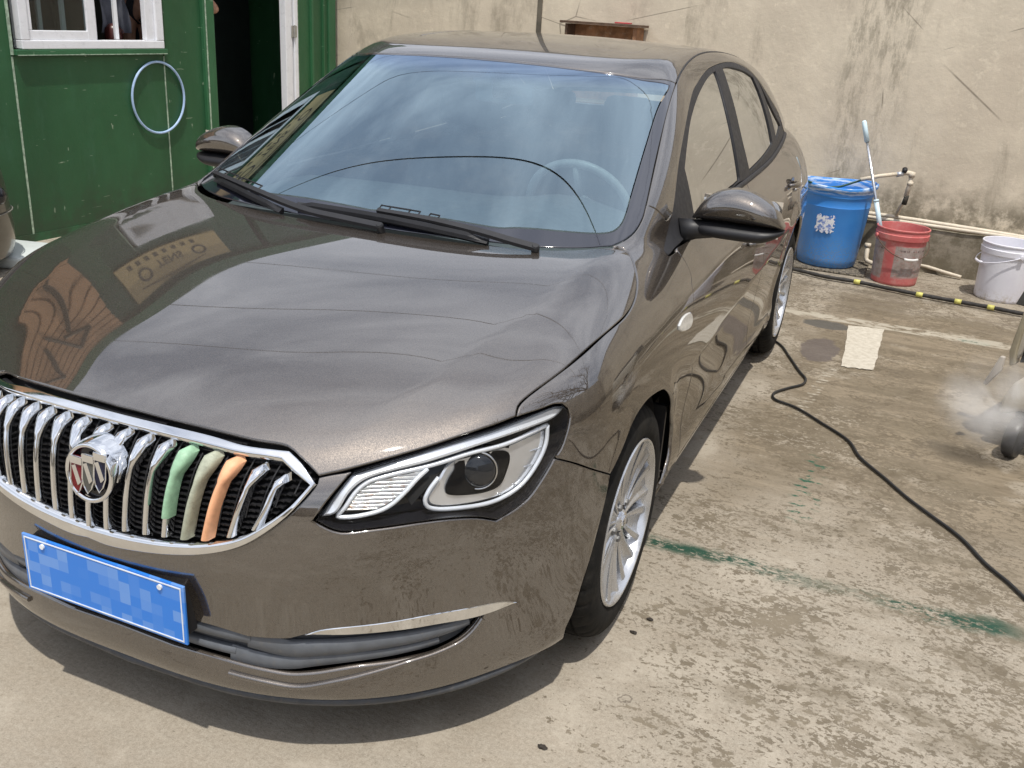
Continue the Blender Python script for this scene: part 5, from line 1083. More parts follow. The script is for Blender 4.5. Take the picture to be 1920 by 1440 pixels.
pnl('window_sill',(-.0,.040,1.137),(.034,1.240,1.171),GREEN2,wf,bev=.004); pnl('sill_edge',(.034,.05,1.137),(.037,1.23,1.142),CHIP,wf)
pnl('sill_edge',(-.0,.026,1.14),(.012,.040,2.85),CHIP,wf)
# hanging work jacket seen behind the bars
V=[];F=[]
for i in range(13):
    for j in range(9):
        a=i/12;b_=j/8; V.append(S((-.22+.02*math.sin(a*14+b_*3)+.012*math.sin(b_*11),.90+.24*a-.06*b_*a,1.26+.55*b_)))
for i in range(12):
    for j in range(8): F.append((i*9+j,i*9+j+1,(i+1)*9+j+1,(i+1)*9+j))
o=link('hanging_jacket',V,F,simple('jacket_cloth',(.10,.105,.13),.8,0,.2,14,.004),loc=tuple(S((-.22,1,1.26))),smooth=True); tag(o,'dark grey jacket hanging inside the cabin window behind the white bars','jacket')
mb=MB(); mb.lathe([(.0,0),(.055,0),(.06,.03),(.055,.09),(.03,.12),(.0,.125)],20,lambda p:S((-.17+p[0],.955+p[1],1.20+p[2]))); 
for k in (-1,1): mb.tube([S((-.115,.955+k*.022+.014*math.cos(t),1.265+.022*math.sin(t))) for t in np.linspace(-.5,PI+.5,10)],.0035,6)
tag(mb.done('kettle',simple('kettle_maroon',(.07,.02,.018),.3),loc=tuple(S((-.17,.955,1.2))),smooth=True),'small dark maroon pot behind the bars of the cabin window','pot')
# shop sign and striped board above the window
SIGN=simple('sign_tan',(.56,.42,.20),.5,0,.06,4); SBROWN=simple('sign_brown',(.075,.055,.035),.5)
sg=thing('shop_sign','tan rectangular sign with brown lettering fixed above the cabin window','sign',tuple(S((.05,.3,2.95))))
pnl('sign_board',(.02,-.42,2.92),(.045,1.08,3.42),SIGN,sg,bev=.003)
def text(body_,size,pos,parent,mat,name,sy=1.):
    cu=bpy.data.curves.new('t','FONT'); cu.body=body_; cu.size=size; cu.align_x='CENTER'; cu.align_y='CENTER'; cu.extrude=.002; cu.offset=.004*size
    to=bpy.data.objects.new('t',cu); COL.objects.link(to); dg=bpy.context.evaluated_depsgraph_get(); me=to.evaluated_get(dg).to_mesh()
    V=[S((pos[0]+v.co.z+.003,pos[1]+v.co.x,pos[2]+v.co.y*sy)) for v in me.vertices]; F=[tuple(p.vertices) for p in me.polygons]
    o=link(name,V,F,mat,parent); to.to_mesh_clear() if hasattr(to,'to_mesh_clear') else None; bpy.data.objects.remove(to); return o
text('O',.26,(.046,-.11,3.17),sg,SBROWN,'lettering'); text('TENS',.17,(.046,.29,3.15),sg,SBROWN,'lettering'); text('O',.26,(.046,.72,3.17),sg,SBROWN,'lettering')
mb=MB(); mb.tube([S((.046,-.26+1.02*t,3.30+.085*math.sin(PI*t*.96))) for t in np.linspace(0,1,24)],[.012*math.sin(PI*min(1,max(0.05,t)))+.004 for t in np.linspace(0,1,24)],6); mb.done('swoosh',SBROWN,sg)
for k in range(8):
    mb=MB(); s_=-.26+k*.135; rr=random.Random(k)
    for j in range(4): z_=2.965+j*.018; mb.box((.0455,s_,z_),(.048,s_+.065,z_+.008),S)
    for j in range(2): y_=s_+.012+rr.random()*.03; mb.box((.0465,y_,2.965),(.0485,y_+.008,3.03),S)
    mb.done('small_character',SBROWN,sg)
bd=thing('striped_board','orange-brown slatted hoarding on the cabin left of the tan sign','hoarding',tuple(S((.1,-2,2.4))))
BO=simple('board_orange',(.55,.31,.16),.6,0,.15,3)
for k in range(11):
    z_=2.35+k*.118; mb=MB(); mb.box((.06,-3.1,z_),(.10,-.72-.12*(k/10),z_+.100),S,bev=.004); mb.done('slat',BO,bd)
mb=MB()
for p,q_ in (((-2.8,2.6),(-2.3,3.3)),((-2.3,3.3),(-2.0,2.7)),((-1.8,2.6),(-1.7,3.3)),((-1.7,3.3),(-1.2,3.1)),((-1.2,3.1),(-1.65,2.9)),((-1.5,2.9),(-1.1,2.55))): mb.tube([S((.104,p[0],p[1])),S((.104,q_[0],q_[1]))],.04,4)
mb.done('painted_strokes',SBROWN,bd)
# far boundary, bare tree and overhead cables (all show in the paintwork and glass)
fb=thing('street_wall','low plain grey wall across the far end of the yard, behind the viewer','wall',tuple(Y((0,-11,0))))
mb=MB(); mb.box((-12,-11.2,0),(6.2,-11,2.2),Y); mb.done('wall_face',PLM,fb)
tr=thing('bare_tree','leafless tree standing beyond the side wall on the right','tree',(9.0,1.2,0))
rt=random.Random(11)
def branch(mb,p,d,r,l,depth):
    pts=[Vector(p)];dd=Vector(d)
    for k in range(4): dd=(dd+Vector((rt.uniform(-.18,.18),rt.uniform(-.18,.18),rt.uniform(-.03,.14)))).normalized(); pts.append(pts[-1]+dd*l/4)
    mb.tube(pts,[r*(1-.11*k) for k in range(5)],5 if depth>1 else 7,caps=False)
    if depth<4:
        for k in range(3 if depth else 5):
            a=rt.uniform(0,2*PI); q_=pts[2+k%3]; nd=(dd+Vector((math.cos(a)*.8,math.sin(a)*.8,rt.uniform(0,.5)))).normalized(); branch(mb,q_,nd,r*.58,l*.72,depth+1)
BARK=simple('bark',(.07,.055,.045),.9,0,.3,6)
mb=MB(); mb.tube([(9.0,1.2,-.1),(9.02,1.22,1.5),(8.98,1.15,3.0)],[.20,.16,.13],12); mb.done('trunk',BARK,tr,True)
mb=MB()
for k in range(5):
    a=k*1.256; branch(mb,(8.98,1.15,2.6+.1*k),Vector((math.cos(a)*.8,math.sin(a)*.8,1)).normalized(),.085,2.2,1)
crown_=mb.done('crown',BARK,tr)
for (dx,dy,rz,sc_f,lb) in ((-1.5,-2.9,1.3,1.15,'leafless tree beyond the side wall, level with the nose of the sedan'),(-1.3,2.6,2.4,1.25,'leafless tree beyond the side wall, level with the rear wheel')):
    t2=tr.copy(); COL.objects.link(t2); t2.location=(9.0+dx,1.2+dy,0); t2.rotation_euler=(0,0,rz); t2.scale=(sc_f,)*3; t2['label']=lb; t2['group']='leafless trees beyond the side wall'
    for ch in list(tr.children): c2=ch.copy(); COL.objects.link(c2); c2.parent=t2
tr['group']='leafless trees beyond the side wall'
CAB=simple('cable_black',(.012,.012,.012),.5)
for k,(a,b_,sag) in enumerate((((-9,3.15,6.2),(9,3.3,6.2),.15),((-9,5.2,6.2),(9,4.7,6.2),.15),((-9,7.4,6.4),(9,7.7,6.3),.3))):
    mb=MB(); a=Vector(a);b_=Vector(b_); mb.tube([a.lerp(b_,t)-Vector((0,0,sag*4*t*(1-t))) for t in np.linspace(0,1,30)],.009,6)
    tag(mb.done('overhead_cable',CAB,loc=(0,(a.y+b_.y)/2,6)),['black cable overhead, nearest above the windscreen','black cable overhead beyond the roof of the sedan','black cable overhead above the rendered wall'][k],'cable',group='overhead cables')
# ================================================================== OBJECTS IN THE YARD
# worn white parking mark
def m_mark():
    g=G('worn_white_paint'); v=g.coord(); c=g.mix(g.ramp(g.noise(30,7,.7,v),.35,.7),(.54,.50,.42),(.40,.36,.29))
    c=g.mix(g.ramp(g.noise(45,6,.7,g.coord(scale=(.5,2,1))),.62,.66,0,.8),c,(.17,.14,.10)); g.pbsdf(c,.85,bump=g.bump(g.noise(150,5,.7,v),.3,.002)); return g.m
bm_=[(1.196,4.321),(1.388,4.367),(1.384,3.582),(1.233,3.548)]; pts=[]
for i in range(4):
    a=np.array(bm_[i]);b_=np.array(bm_[(i+1)%4])
    for k in range(14): p=a+(b_-a)*k/14; pts.append((p[0]+RNG.normal(0,.0022),p[1]+RNG.normal(0,.004),.004))
tag(link('parking_mark',pts,[tuple(range(len(pts)))[::-1]],m_mark(),loc=(1.3,3.95,.004)),'short worn white painted bar on the concrete near the rear wheel','road marking')
# black cable on the ground
def smooth(P,step): return cr(P,step)
cord=[(.84,3.80,.010),(.913,3.696,.009),(.969,3.556,.009),(1.059,3.323,.010),(1.095,3.244,.009),(1.093,3.161,.009),(1.034,3.061,.009),(.989,2.956,.009),(1.004,2.89,.009),(1.101,2.841,.009),(1.23,2.715,.009),(1.351,2.581,.009),(1.41,2.43,.010),(1.514,2.279,.009),(1.595,2.155,.009),(1.669,2.062,.009),(1.772,1.933,.009),(1.85,1.78,.009),(1.909,1.697,.009),(1.96,1.61,.009),(2.15,1.35,.009),(2.5,1.1,.009),(3.2,1.0,.009)]
mb=MB(); mb.tube(smooth(cord,.02),.006,8); tag(mb.done('power_cord',simple('cord_black',(.016,.016,.016),.45),loc=(1.4,2.5,0),smooth=True),'thin black cord snaking over the concrete from the rear wheel','cord')
# blue bin
def m_blue():
    g=G('bin_blue'); v=g.coord(); X=g.xyz(v)
    c=g.mix(g.ramp(g.noise(3,4,.6,v),.3,.7),(.045,.235,.66),(.06,.29,.74))
    low=g.math('MULTIPLY',g.ramp(X[2],.30,.02),g.ramp(g.noise(140,3,.6,v),.46,.56)); c=g.mix(g.math('MULTIPLY',low,.75),c,(.19,.24,.34))
    rim=g.math('MULTIPLY',g.math('MULTIPLY',g.ramp(X[2],.505,.53),g.ramp(X[2],.60,.585)),g.ramp(g.noise(8,8,.7,g.coord(scale=(1,1,9))),.48,.56)); c=g.mix(g.math('MULTIPLY',rim,.85),c,(.60,.70,.82))
    g.pbsdf(c,.38,bump=g.bump(g.noise(5,3,.5,v),.15,.01)); return g.m
bc=(.895,5.83,.018)
bn=thing('blue_bin','large round blue plastic bin on a rubber mat behind the rear wheel','bin',bc)
wob=lambda a,z: 1+.018*math.sin(2*a+.6)*max(0,z-.2)/.4+.008*math.sin(5*a)*max(0,z-.45)/.13
def binxf(p): a=math.atan2(p[1],p[0]); k=wob(a,p[2]); return (bc[0]+p[0]*k,bc[1]+p[1]*k,bc[2]+p[2]+.012*math.sin(a*2+1)*max(0,(p[2]-.4)/.2))
BLUE=m_blue()
mb=MB(); mb.lathe([(0,.0),(.188,.0),(.200,.012),(.206,.06),(.232,.42),(.2335,.425),(.231,.43),(.236,.49),(.2385,.495),(.243,.50),(.2425,.535),(.250,.54),(.258,.548),(.260,.560),(.257,.570),(.249,.574),(.243,.568),(.236,.54),(.226,.42),(.198,.03),(0,.02)],72,binxf); mb.done('body',BLUE,bn,auto=40)
V=[];F=[]
rs_=random.Random(2); n=16
ac=math.atan2(-1.28-5.83,1.42-.895)-.20
for i in range(n):
    for j in range(9):
        a=ac-.27+.54*i/(n-1); z=.255+.115*j/8; 
        e=.010*rs_.uniform(-1,1) if j in (0,8) else 0; ea=.03*rs_.uniform(-1,1) if i in (0,n-1) else 0
        r=.2195+(z+e-.06)*.0722-.0065+.0015; V.append((bc[0]+r*math.cos(a+ea),bc[1]+r*math.sin(a+ea),bc[2]+z+e))
for i in range(n-1):
    for j in range(8):
        if (i in (0,n-2) or j in(0,7)) and rs_.random()<.25: continue
        F.append((i*9+j,(i+1)*9+j,(i+1)*9+j+1,i*9+j+1))
def m_stk():
    g=G('torn_sticker'); v=g.coord(); g.pbsdf(g.mix(g.ramp(g.noise(38,6,.7,v),.50,.56),(.78,.80,.84),(.16,.26,.60)),.6); return g.m
link('torn_sticker',V,F,m_stk(),bn,True)
# rubber mat
def m_mat():
    g=G('mat_rubber'); v=g.coord(); c=g.mix(g.ramp(g.noise(90,5,.7,v),.42,.60),(.045,.040,.033),(.24,.205,.155)); g.pbsdf(c,.9,bump=g.bump(g.noise(120,5,.7,v),.8,.006)); return g.m
mb=MB(); mb.box((.60,5.58,.0),(1.185,6.06,.016),bev=.005); tag(mb.done('rubber_mat',m_mat(),loc=(.9,5.8,0)),'dark rough rubber mat lying under the blue bin','mat')
# banded black hose
hp=smooth([(.30,5.62,.022),(.55,5.50,.022),(.774,5.424,.022),(.943,5.362,.022),(1.156,5.348,.022),(1.35,5.30,.022),(1.548,5.255,.022),(1.777,5.226,.022),(1.967,5.204,.022),(2.069,5.179,.022),(2.4,5.14,.022),(2.9,5.2,.022)],.03)
hs=thing('banded_hose','thick black hose with yellow bands lying before the buckets','hose',(1.4,5.3,0))
mb=MB(); mb.tube(hp,[.0130+.0010*math.sin(i*1.9) for i in range(len(hp))],12); mb.done('hose',simple('hose_black',(.030,.027,.024),.7,0,.4,40,.004),hs,True)
def near(x): return min(range(len(hp)),key=lambda i:abs(hp[i][0]-x))
for x in (1.155,1.545,1.775,1.965,2.35):
    i=near(x); a=np.array(hp[i]); T=np.array(hp[i+1])-np.array(hp[i-1]); T/=np.linalg.norm(T); mb=MB(); mb.tube([a-T*.020,a+T*.020],.0160,14); mb.done('yellow_band',simple('band_yellow',(.62,.58,.16),.5,0,.1,60) if x==1.155 else bpy.data.materials['band_yellow'],hs,True)
# pails
def pail(name,c,mat,label,rb,rt,h,handle_a,hm,gripm,droop):
    t=thing(name,label,'bucket',c); xf=lambda p:(c[0]+p[0],c[1]+p[1],c[2]+p[2])
    mb=MB(); mb.lathe([(0,0),(rb-.006,0),(rb,.006),(rb+.002,.02),(rt-.006,h-.075),(rt+.004,h-.072),(rt+.006,h-.040),(rt+.001,h-.036),(rt-.001,h-.012),(rt+.005,h-.010),(rt+.005,h-.003),(rt+.001,h),(rt-.004,h-.002),(rt-.008,h-.04),(rb-.008,.02),(0,.012)],56,xf); mb.done('pail',mat,t,auto=40)
    d=Vector((math.cos(handle_a),math.sin(handle_a),0)); n_=Vector((-d.y,d.x,0)) # ears on +-n
    P=[]
    for k in range(25):
        a=PI*k/24; q=n_*math.cos(a)*(rt+.012)+d*math.sin(a)*(rt+.020)*(1 if True else 0); P.append(Vector(c)+q+Vector((0,0,h-.062-droop*math.sin(a))))
    mb=MB(); mb.tube(P,.0032,6); hd=mb.done('handle',hm,t,True)
    mb=MB(); mb.tube(P[10:15],.0085,10); mb.done('grip',gripm,hd,True)
    for k in (0,-1): mb=MB(); mb.lathe([(.014,-.006),(.014,.006),(0,.008)],14,lambda p,k=k:tuple(P[k]+(n_ if k==0 else -n_)*p[2]+d*p[0]+Vector((0,0,p[1])))); mb.done('ear',mat,t)
    return t
def m_red():
    g=G('pail_red'); v=g.coord(); X=g.xyz(v)
    c=g.mix(g.ramp(g.noise(6,5,.6,v),.3,.7),(.50,.105,.105),(.60,.17,.16))
    c=g.mix(g.ramp(g.noise(16,8,.75,v),.46,.66,0,.5),c,(.55,.33,.30))
    ang=g.math('ARCTAN2',X[1],X[0])
    lab=g.math('MULTIPLY',g.math('MULTIPLY',g.ramp(X[2],.045,.07),g.ramp(X[2],.275,.262)),g.math('MULTIPLY',g.ramp(ang,-1.72,-1.69),g.ramp(ang,.4,.1)))
    lab2=g.math('MULTIPLY',g.math('MULTIPLY',g.ramp(X[2],.03,.05),g.ramp(X[2],.29,.28)),g.ramp(ang,-2.15,-2.19))
    dirt=g.mix(g.ramp(g.noise(22,8,.75,v),.35,.68),(.42,.36,.34),(.26,.21,.18))
    wr=g.math('MULTIPLY',g.ramp(g.noise(55,5,.7,g.coord(scale=(1,1,3))),.56,.62),.6); dirt=g.mix(wr,dirt,(.50,.15,.14))
    tx_=g.math('MULTIPLY',g.math('MULTIPLY',g.ramp(X[2],.232,.236),g.ramp(X[2],.248,.244)),g.ramp(g.noise(70,2,.5,g.coord(scale=(2,2,.2))),.50,.54)); dirt=g.mix(g.math('MULTIPLY',tx_,.8),dirt,(.08,.05,.05))
    c=g.mix(g.math('MAXIMUM',lab,lab2),c,dirt)
    g.pbsdf(c,.6,bump=g.bump(g.noise(30,6,.7,v),.3,.003)); return g.m
RUST=simple('rust_wire',(.10,.06,.04),.8,0,.3,60)
pail('paint_bucket',(1.37,5.62,0),m_red(),'dirty red paint bucket with a worn grey label, holding the mop pole',.146,.166,.378,R(-62),RUST,simple('grip_white',(.75,.74,.72),.5),.125)
def m_wh():
    g=G('pail_white'); v=g.coord(); c=g.mix(g.ramp(g.noise(5,5,.6,v),.35,.7),(.76,.76,.82),(.70,.69,.76)); c=g.mix(g.math('MULTIPLY',g.ramp(g.xyz(v)[2],.1,0),g.ramp(g.noise(25,6,.7,v),.45,.65)),c,(.5,.46,.42)); g.pbsdf(c,.35); return g.m
WHM=m_wh(); pail('white_bucket',(2.032,5.60,0),WHM,'clean white plastic bucket standing rightmost before the wall',.156,.172,.372,R(-160),WHM,WHM,.075)
# mop pole
mp0=Vector((1.335,5.58,.03)); mp1=Vector((.985,5.75,1.019)); md=mp1-mp0
mo=thing('mop_pole','silver mop pole with pale blue grips leaning in the red bucket','mop',tuple(mp0))
mb=MB(); mb.tube([mp0,mp0+md*.90],.0105,12); mb.done('pole',simple('pole_steel',(.62,.63,.66),.22,.9,.06,20),mo,True)
PB=simple('grip_pale_blue',(.60,.76,.84),.4,0,.05,20); mb=MB(); mb.tube([mp0+md*.865,mp0+md*.99,mp0+md*1.0],[.0165,.0165,.010],14); mb.done('upper_grip',PB,mo,True)
mb=MB(); mb.tube([mp0+md*.28,mp0+md*.50],.0155,14); mb.tube([mp0+md*.485,mp0+md*.50],.018,14); mb.done('lower_grip',PB,mo,True)
mb=MB(); mb.tube([mp0+md*.0,mp0+md*.29],[.022,.014],12); mb.done('mop_socket',simple('socket_white',(.66,.67,.68),.5),mo,True)
# wall pipes and the tap
PVC=simple('pipe_cream',(.62,.55,.44),.5,0,.1,12,dirt=(.36,.30,.22)); 
def wp(u,z,v=6.115): return Y((u,v,z))
mb=MB(); mb.tube([wp(u,.352+.004*math.sin(u*3),6.175) for u in np.linspace(-3.4,1.0,20)]+[wp(1.4,.345,6.172),wp(1.75,.335,6.175),wp(2.6,.325,6.172),wp(5.8,.33,6.175)],.015,12); tag(mb.done('water_pipe',PVC,loc=tuple(wp(1,.35)),smooth=True),'upper cream plastic water pipe running along the wall','pipe')
mb=MB(); mb.tube([wp(u,.338-.004*u,6.135) for u in np.linspace(-3.4,5.8,24)],.013,12); tag(mb.done('water_pipe',PVC,loc=tuple(wp(1,.33)),smooth=True),'lower cream plastic water pipe resting on the ledge of the wall','pipe')
tp=thing('water_tap','cream plastic standpipe and tap with black knob on the wall','tap',tuple(wp(1.0,.36)))
q=lambda x,z,y=5.99: Vector((x,y,z))
mb=MB(); mb.tube([q(1.30,.37,6.06),q(1.32,.45,6.03),q(1.338,.52)],.013,12); mb.tube([q(1.338,.52),q(1.345,.60),q(1.348,.665)],.0155,12); mb.tube([q(1.348,.655),q(1.348,.69)],.021,14); mb.tube([q(1.348,.60),q(1.348,.625)],.020,14)
mb.tube([q(1.355,.678),q(1.31,.682),q(1.27,.675,5.95)],.017,12); mb.tube([q(1.27,.675,5.95),q(1.15,.655,5.88),q(1.03,.625,5.80)],.0135,12); mb.done('pipe_work',PVC,tp,True)
mb=MB(); mb.tube([q(1.343,.53),q(1.336,.465,6.0)],.0175,10); mb.done('tape_wrap',simple('tape_dark',(.05,.045,.035),.8,0,.3,30,.004),tp,True)
mb=MB(); mb.tube([q(1.30,.685,5.97),q(1.298,.70,5.955),q(1.296,.712,5.945)],[.010,.019,.017],12); mb.done('knob',BLACKP,tp,True)
mb=MB(); mb.tube([q(1.29,.677,5.96),q(1.25,.668,5.94)],.018,12); mb.done('collar',simple('collar_steel',(.5,.52,.56),.35,.6),tp,True)
mb=MB(); mb.tube(smooth([q(1.05,.628,5.81),q(.98,.60,5.76),q(.90,.573,5.70),q(.80,.572,5.66),q(.70,.60,5.62),q(.62,.625,5.60)],.02),.0075,8); tag(mb.done('garden_hose',simple('hose_green',(.01,.06,.045),.4),loc=(.9,5.7,.5),smooth=True),'thin dark green hose dipping over the rim of the blue bin','hose')
mb=MB(); mb.tube(smooth([q(1.46,.05,6.06),q(1.55,.045,6.05),q(1.70,.03,6.00),q(1.80,.02,5.97)],.02),.012,10); tag(mb.done('loose_pipe',PVC,loc=(1.6,6.0,0),smooth=True),'short curved cream pipe on the ground between the two buckets','pipe')
mb=MB(); mb.tube([q(1.155,.16,5.95),q(1.16,.07,5.93),q(1.17,.05,5.92),q(1.22,.045,5.88)],.016,12); mb.tube([q(1.155,.14,5.95),q(1.155,.17,5.95)],.022,12); tag(mb.done('pipe_elbow',PVC,loc=(1.16,5.93,0),smooth=True),'small pipe elbow stub between the blue bin and red bucket','pipe')
# rusty meter frame on the wall
RU=simple('rusty_steel',(.34,.17,.085),.85,0,.35,14,.006,dirt=(.50,.40,.30)); RU2=simple('rusty_dark',(.12,.075,.05),.9,0,.3,20,.004)
def wq(p): return Y(p)
mf_=thing('meter_box','rusty open steel box fixed on the wall above the roof of the sedan','box',tuple(Y((-1.45,6.1,1.0))))
def wbox(name,a,b_,mat,par): mb=MB(); mb.box(a,b_,Y); return mb.done(name,mat,par)
wbox('back_panel',(-1.74,6.17,.95),(-1.20,6.195,1.50),RU,mf_); wbox('side_panel',(-1.76,6.02,.95),(-1.74,6.19,1.50),RU2,mf_); wbox('side_panel',(-1.20,6.02,.95),(-1.175,6.19,1.50),RU,mf_); wbox('top_panel',(-1.80,6.0,1.503),(-1.14,6.19,1.520),RU2,mf_)
mb=MB(); mb.box((-1.36,6.03,1.522),(-1.24,6.09,1.532),Y,bev=.003); tag(mb.done('red_tool',simple('tool_red',(.5,.05,.06),.4),loc=tuple(Y((-1.3,6.06,1.52)))),'small flat red tool lying on top of the rusty meter box','tool')
# blue hoop on the cabin
mb=MB(); mb.tube([S((.016,1.142+.238*math.cos(a),.843+.242*math.sin(a))) for a in np.linspace(0,2*PI,65)[:-1]],.0085,10,closed=True); tag(mb.done('hoop',simple('hoop_blue',(.36,.50,.72),.45,0,.08,20),loc=tuple(S((.016,1.142,.6))),smooth=True),'pale blue plastic hoop hanging on the green cabin wall','hoop')
# white foam slab at the cabin foot
wl_=thing('foam_slab','white slab lying at the foot of the cabin beyond the front wing','slab',(-3.4,2.85,0))
mb=MB(); k=lambda p:(-3.40+p[0]*math.cos(.25)-p[1]*math.sin(.25),2.80+p[0]*math.sin(.25)+p[1]*math.cos(.25),p[2]); mb.box((-.42,-.26,.0),(.10,.14,.075),k,bev=.02); mb.done('slab',simple('foam_white',(.52,.56,.55),.6,0,.04,10),wl_,True)
# dark car at the left edge: rear corner only is in view
def m_dark2():
    g=G('dark_olive_paint'); v=g.coord(); g.pbsdf(g.mix(g.ramp(g.noise(3,4,.6,v),.3,.7),(.050,.046,.036),(.075,.068,.053)),.35,.5,.9,.05); return g.m
dv=thing('parked_car','dark brown car whose rounded rear corner shows at the left edge, before the green cabin','car',(-4.2,1.3,0))
xc=-3.28; yc_=2.20
V=[];F=[];zs=[.10,.16,.24,.34,.42,.50,.56,.62,.72,.85,1.0,1.15]; off=[.02,.0,-.004,.004,.010,.020,.030,.055,.10,.16,.23,.30]
DX,DY=.13,.30
base=[(-5.0,-1.6),(-4.1,-1.65),(-3.55,-1.5),(-3.32,-1.1),(-3.26,-.3),(-3.25,.8),(-3.26,1.5),(-3.285,1.9),(-3.34,2.16),(-3.46,2.34),(-3.70,2.43),(-4.2,2.46),(-5.0,2.44)]
bs=cr([(a+DX,b_+DY,0) for a,b_ in base],.06); n=len(bs); cc_=np.array((-4.1,.4,0))
for z,of in zip(zs,off):
    for p in bs:
        d_=(cc_-p); d_/=np.linalg.norm(d_); q_=p+d_*of; V.append((q_[0],q_[1],z))
for i in range(len(zs)-1):
    for k in range(n-1): F.append((i*n+k,i*n+k+1,(i+1)*n+k+1,(i+1)*n+k))
F.append(tuple((len(zs)-1)*n+k for k in range(n)))
link('body',V,F,m_dark2(),dv,True)
for nm,zs2,of2,mt,cap in (('window_band',[1.14,1.20,1.38],[.33,.40,.56],GLOSSB,False),('roof',[1.381,1.43,1.45],[.555,.62,.78],bpy.data.materials['dark_olive_paint'],True)):
    V=[];F=[]
    for z,of in zip(zs2,of2):
        for p in bs: d_=(cc_-p); d_/=np.linalg.norm(d_); q_=p+d_*of; V.append((q_[0],q_[1],z))
    for i in range(2):
        for k in range(n-1): F.append((i*n+k,i*n+k+1,(i+1)*n+k+1,(i+1)*n+k))
    if cap: F.append(tuple(2*n+k for k in range(n)))
    link(nm,V,F,mt,dv,True)
mb=MB(); k=lambda p:(-3.20+p[0],2.46+p[1],.455+p[2]); mb.lathe([(0,.035),(.03,.03),(.048,.012),(.052,-.02)],20,lambda p:k((p[2],p[0]*.8,p[1]))); mb.done('tail_lamp',GLOSSB,dv,True)
mb=MB(); mb.tube([(q_[0]+.003,q_[1]+.003,.345) for q_ in [bs[i] for i in range(n) if bs[i][1]>1.2 and bs[i][0]>-3.7]],.0035,6); mb.done('bumper_seam',simple('seam_pale',(.20,.19,.17),.5),dv)
mb=MB()
for y_ in (-.9,1.55): mb.lathe([(.0,.0),(.20,.0),(.30,-.01),(.31,-.05),(.31,-.2)],32,lambda p,y_=y_:(-3.14+p[2],y_+.3+p[0],.31+p[1]))
o=mb.done('wheels',TYRE,dv,True); bpy.data.objects.remove(o)
for y_ in (-.9,1.45):
    mb=MB(); mb.lathe([(.0,.0),(.20,.0),(.30,-.01),(.31,-.05),(.31,-.2),(0,-.2)],32,lambda p:(-3.14+p[2],y_+.3+p[0],.31+p[1])); mb.done('wheel',TYRE,dv,True)
# ------------------------------------------------------------------ beige washer at the right edge
BG=simple('machine_beige',(.52,.47,.38),.4,0,.06,8,dirt=(.40,.35,.27)); BG2=simple('machine_olive',(.30,.26,.18),.45,0,.1,10)
wm=thing('cleaning_machine','beige plastic cleaning machine with black wheels, cut by the right edge','machine',(2.15,3.0,0))
def prof3(name,pts,y0,y1,mat,bev=.012,xs=1):
    bm=bmesh.new(); a=[bm.verts.new((x,y0,z)) for x,z in pts]; b_=[bm.verts.new((x,y1,z)) for x,z in pts]; n=len(pts)
    bm.faces.new(a); bm.faces.new(b_[::-1])
    for i in range(n): bm.faces.new((a[i],b_[i],b_[(i+1)%n],a[(i+1)%n]))
    bmesh.ops.recalc_face_normals(bm,faces=bm.faces[:]); bmesh.ops.bevel(bm,geom=bm.edges[:],offset=bev,segments=3,profile=.5,affect='EDGES',clamp_overlap=True)
    bm.verts.index_update(); V=[tuple(v.co) for v in bm.verts]; F=[[v.index for v in f.verts] for f in bm.faces]; bm.free()
    o=link(name,V,F,mat,wm,True); o.data.set_sharp_from_angle(angle=R(50)); return o
prof3('side_shell',[(1.855,.62),(1.845,.50),(1.835,.42),(1.845,.375),(1.875,.40),(1.90,.46),(1.95,.47),(2.30,.47),(2.30,.66),(1.90,.665)],2.86,3.3,BG,.014)
prof3('edge_trim',[(1.842,.61),(1.830,.48),(1.824,.41),(1.838,.35),(1.858,.36),(1.852,.42),(1.856,.50),(1.868,.60)],2.845,2.90,BG2,.006)
prof3('lower_shell',[(1.92,.34),(1.875,.29),(1.85,.22),(1.845,.15),(1.875,.155),(1.93,.185),(2.02,.17),(2.30,.18),(2.30,.36),(2.0,.375)],2.83,3.2,BG,.02)
prof3('dark_slot',[(1.872,.375),(1.880,.46),(1.905,.475),(1.915,.42),(1.895,.38)],2.845,2.875,GLOSSB,.004)
mb=MB(); mb.box((1.795,2.95,.575),(2.2,2.962,.735),lambda p:(p[0]+(p[2]-.65)*.30,p[1],p[2]),bev=.004); npl=mb.done('name_panel',simple('panel_dark',(.075,.072,.065),.5),wm,label='dark panel with white lettering')
def text2(b_,size,pos,parent):
    cu=bpy.data.curves.new('t','FONT'); cu.body=b_; cu.size=size; cu.extrude=.001; to=bpy.data.objects.new('t',cu); COL.objects.link(to); dg=bpy.context.evaluated_depsgraph_get(); me=to.evaluated_get(dg).to_mesh()
    V=[(pos[0]+v.co.x,pos[1]-v.co.z,pos[2]+v.co.y) for v in me.vertices]; F=[tuple(p.vertices) for p in me.polygons]; o=link('lettering',V,F,simple('letter_white',(.7,.7,.68),.5),parent); bpy.data.objects.remove(to); return o
text2('R',.06,(1.883,2.948,.665),npl)
for y_ in (2.80,3.15):
    mb=MB(); mb.lathe([(0,.0),(.035,.0),(.06,.004),(.078,-.002),(.084,-.012),(.084,-.04),(.078,-.05),(0,-.05)],32,lambda p:(1.915+.0-p[2]*1,y_+p[0],.085+p[1])); w_=mb.done('wheel',simple('caster_black',(.013,.013,.015),.4) if y_==2.80 else bpy.data.materials['caster_black'],wm,auto=35)
prof3('undercarriage',[(1.905,.17),(1.93,.205),(1.96,.20),(1.975,.15),(2.3,.15),(2.3,.05),(1.96,.045),(1.955,.10),(1.92,.10)],2.84,3.1,simple('chassis_black',(.014,.015,.018),.3),.008)
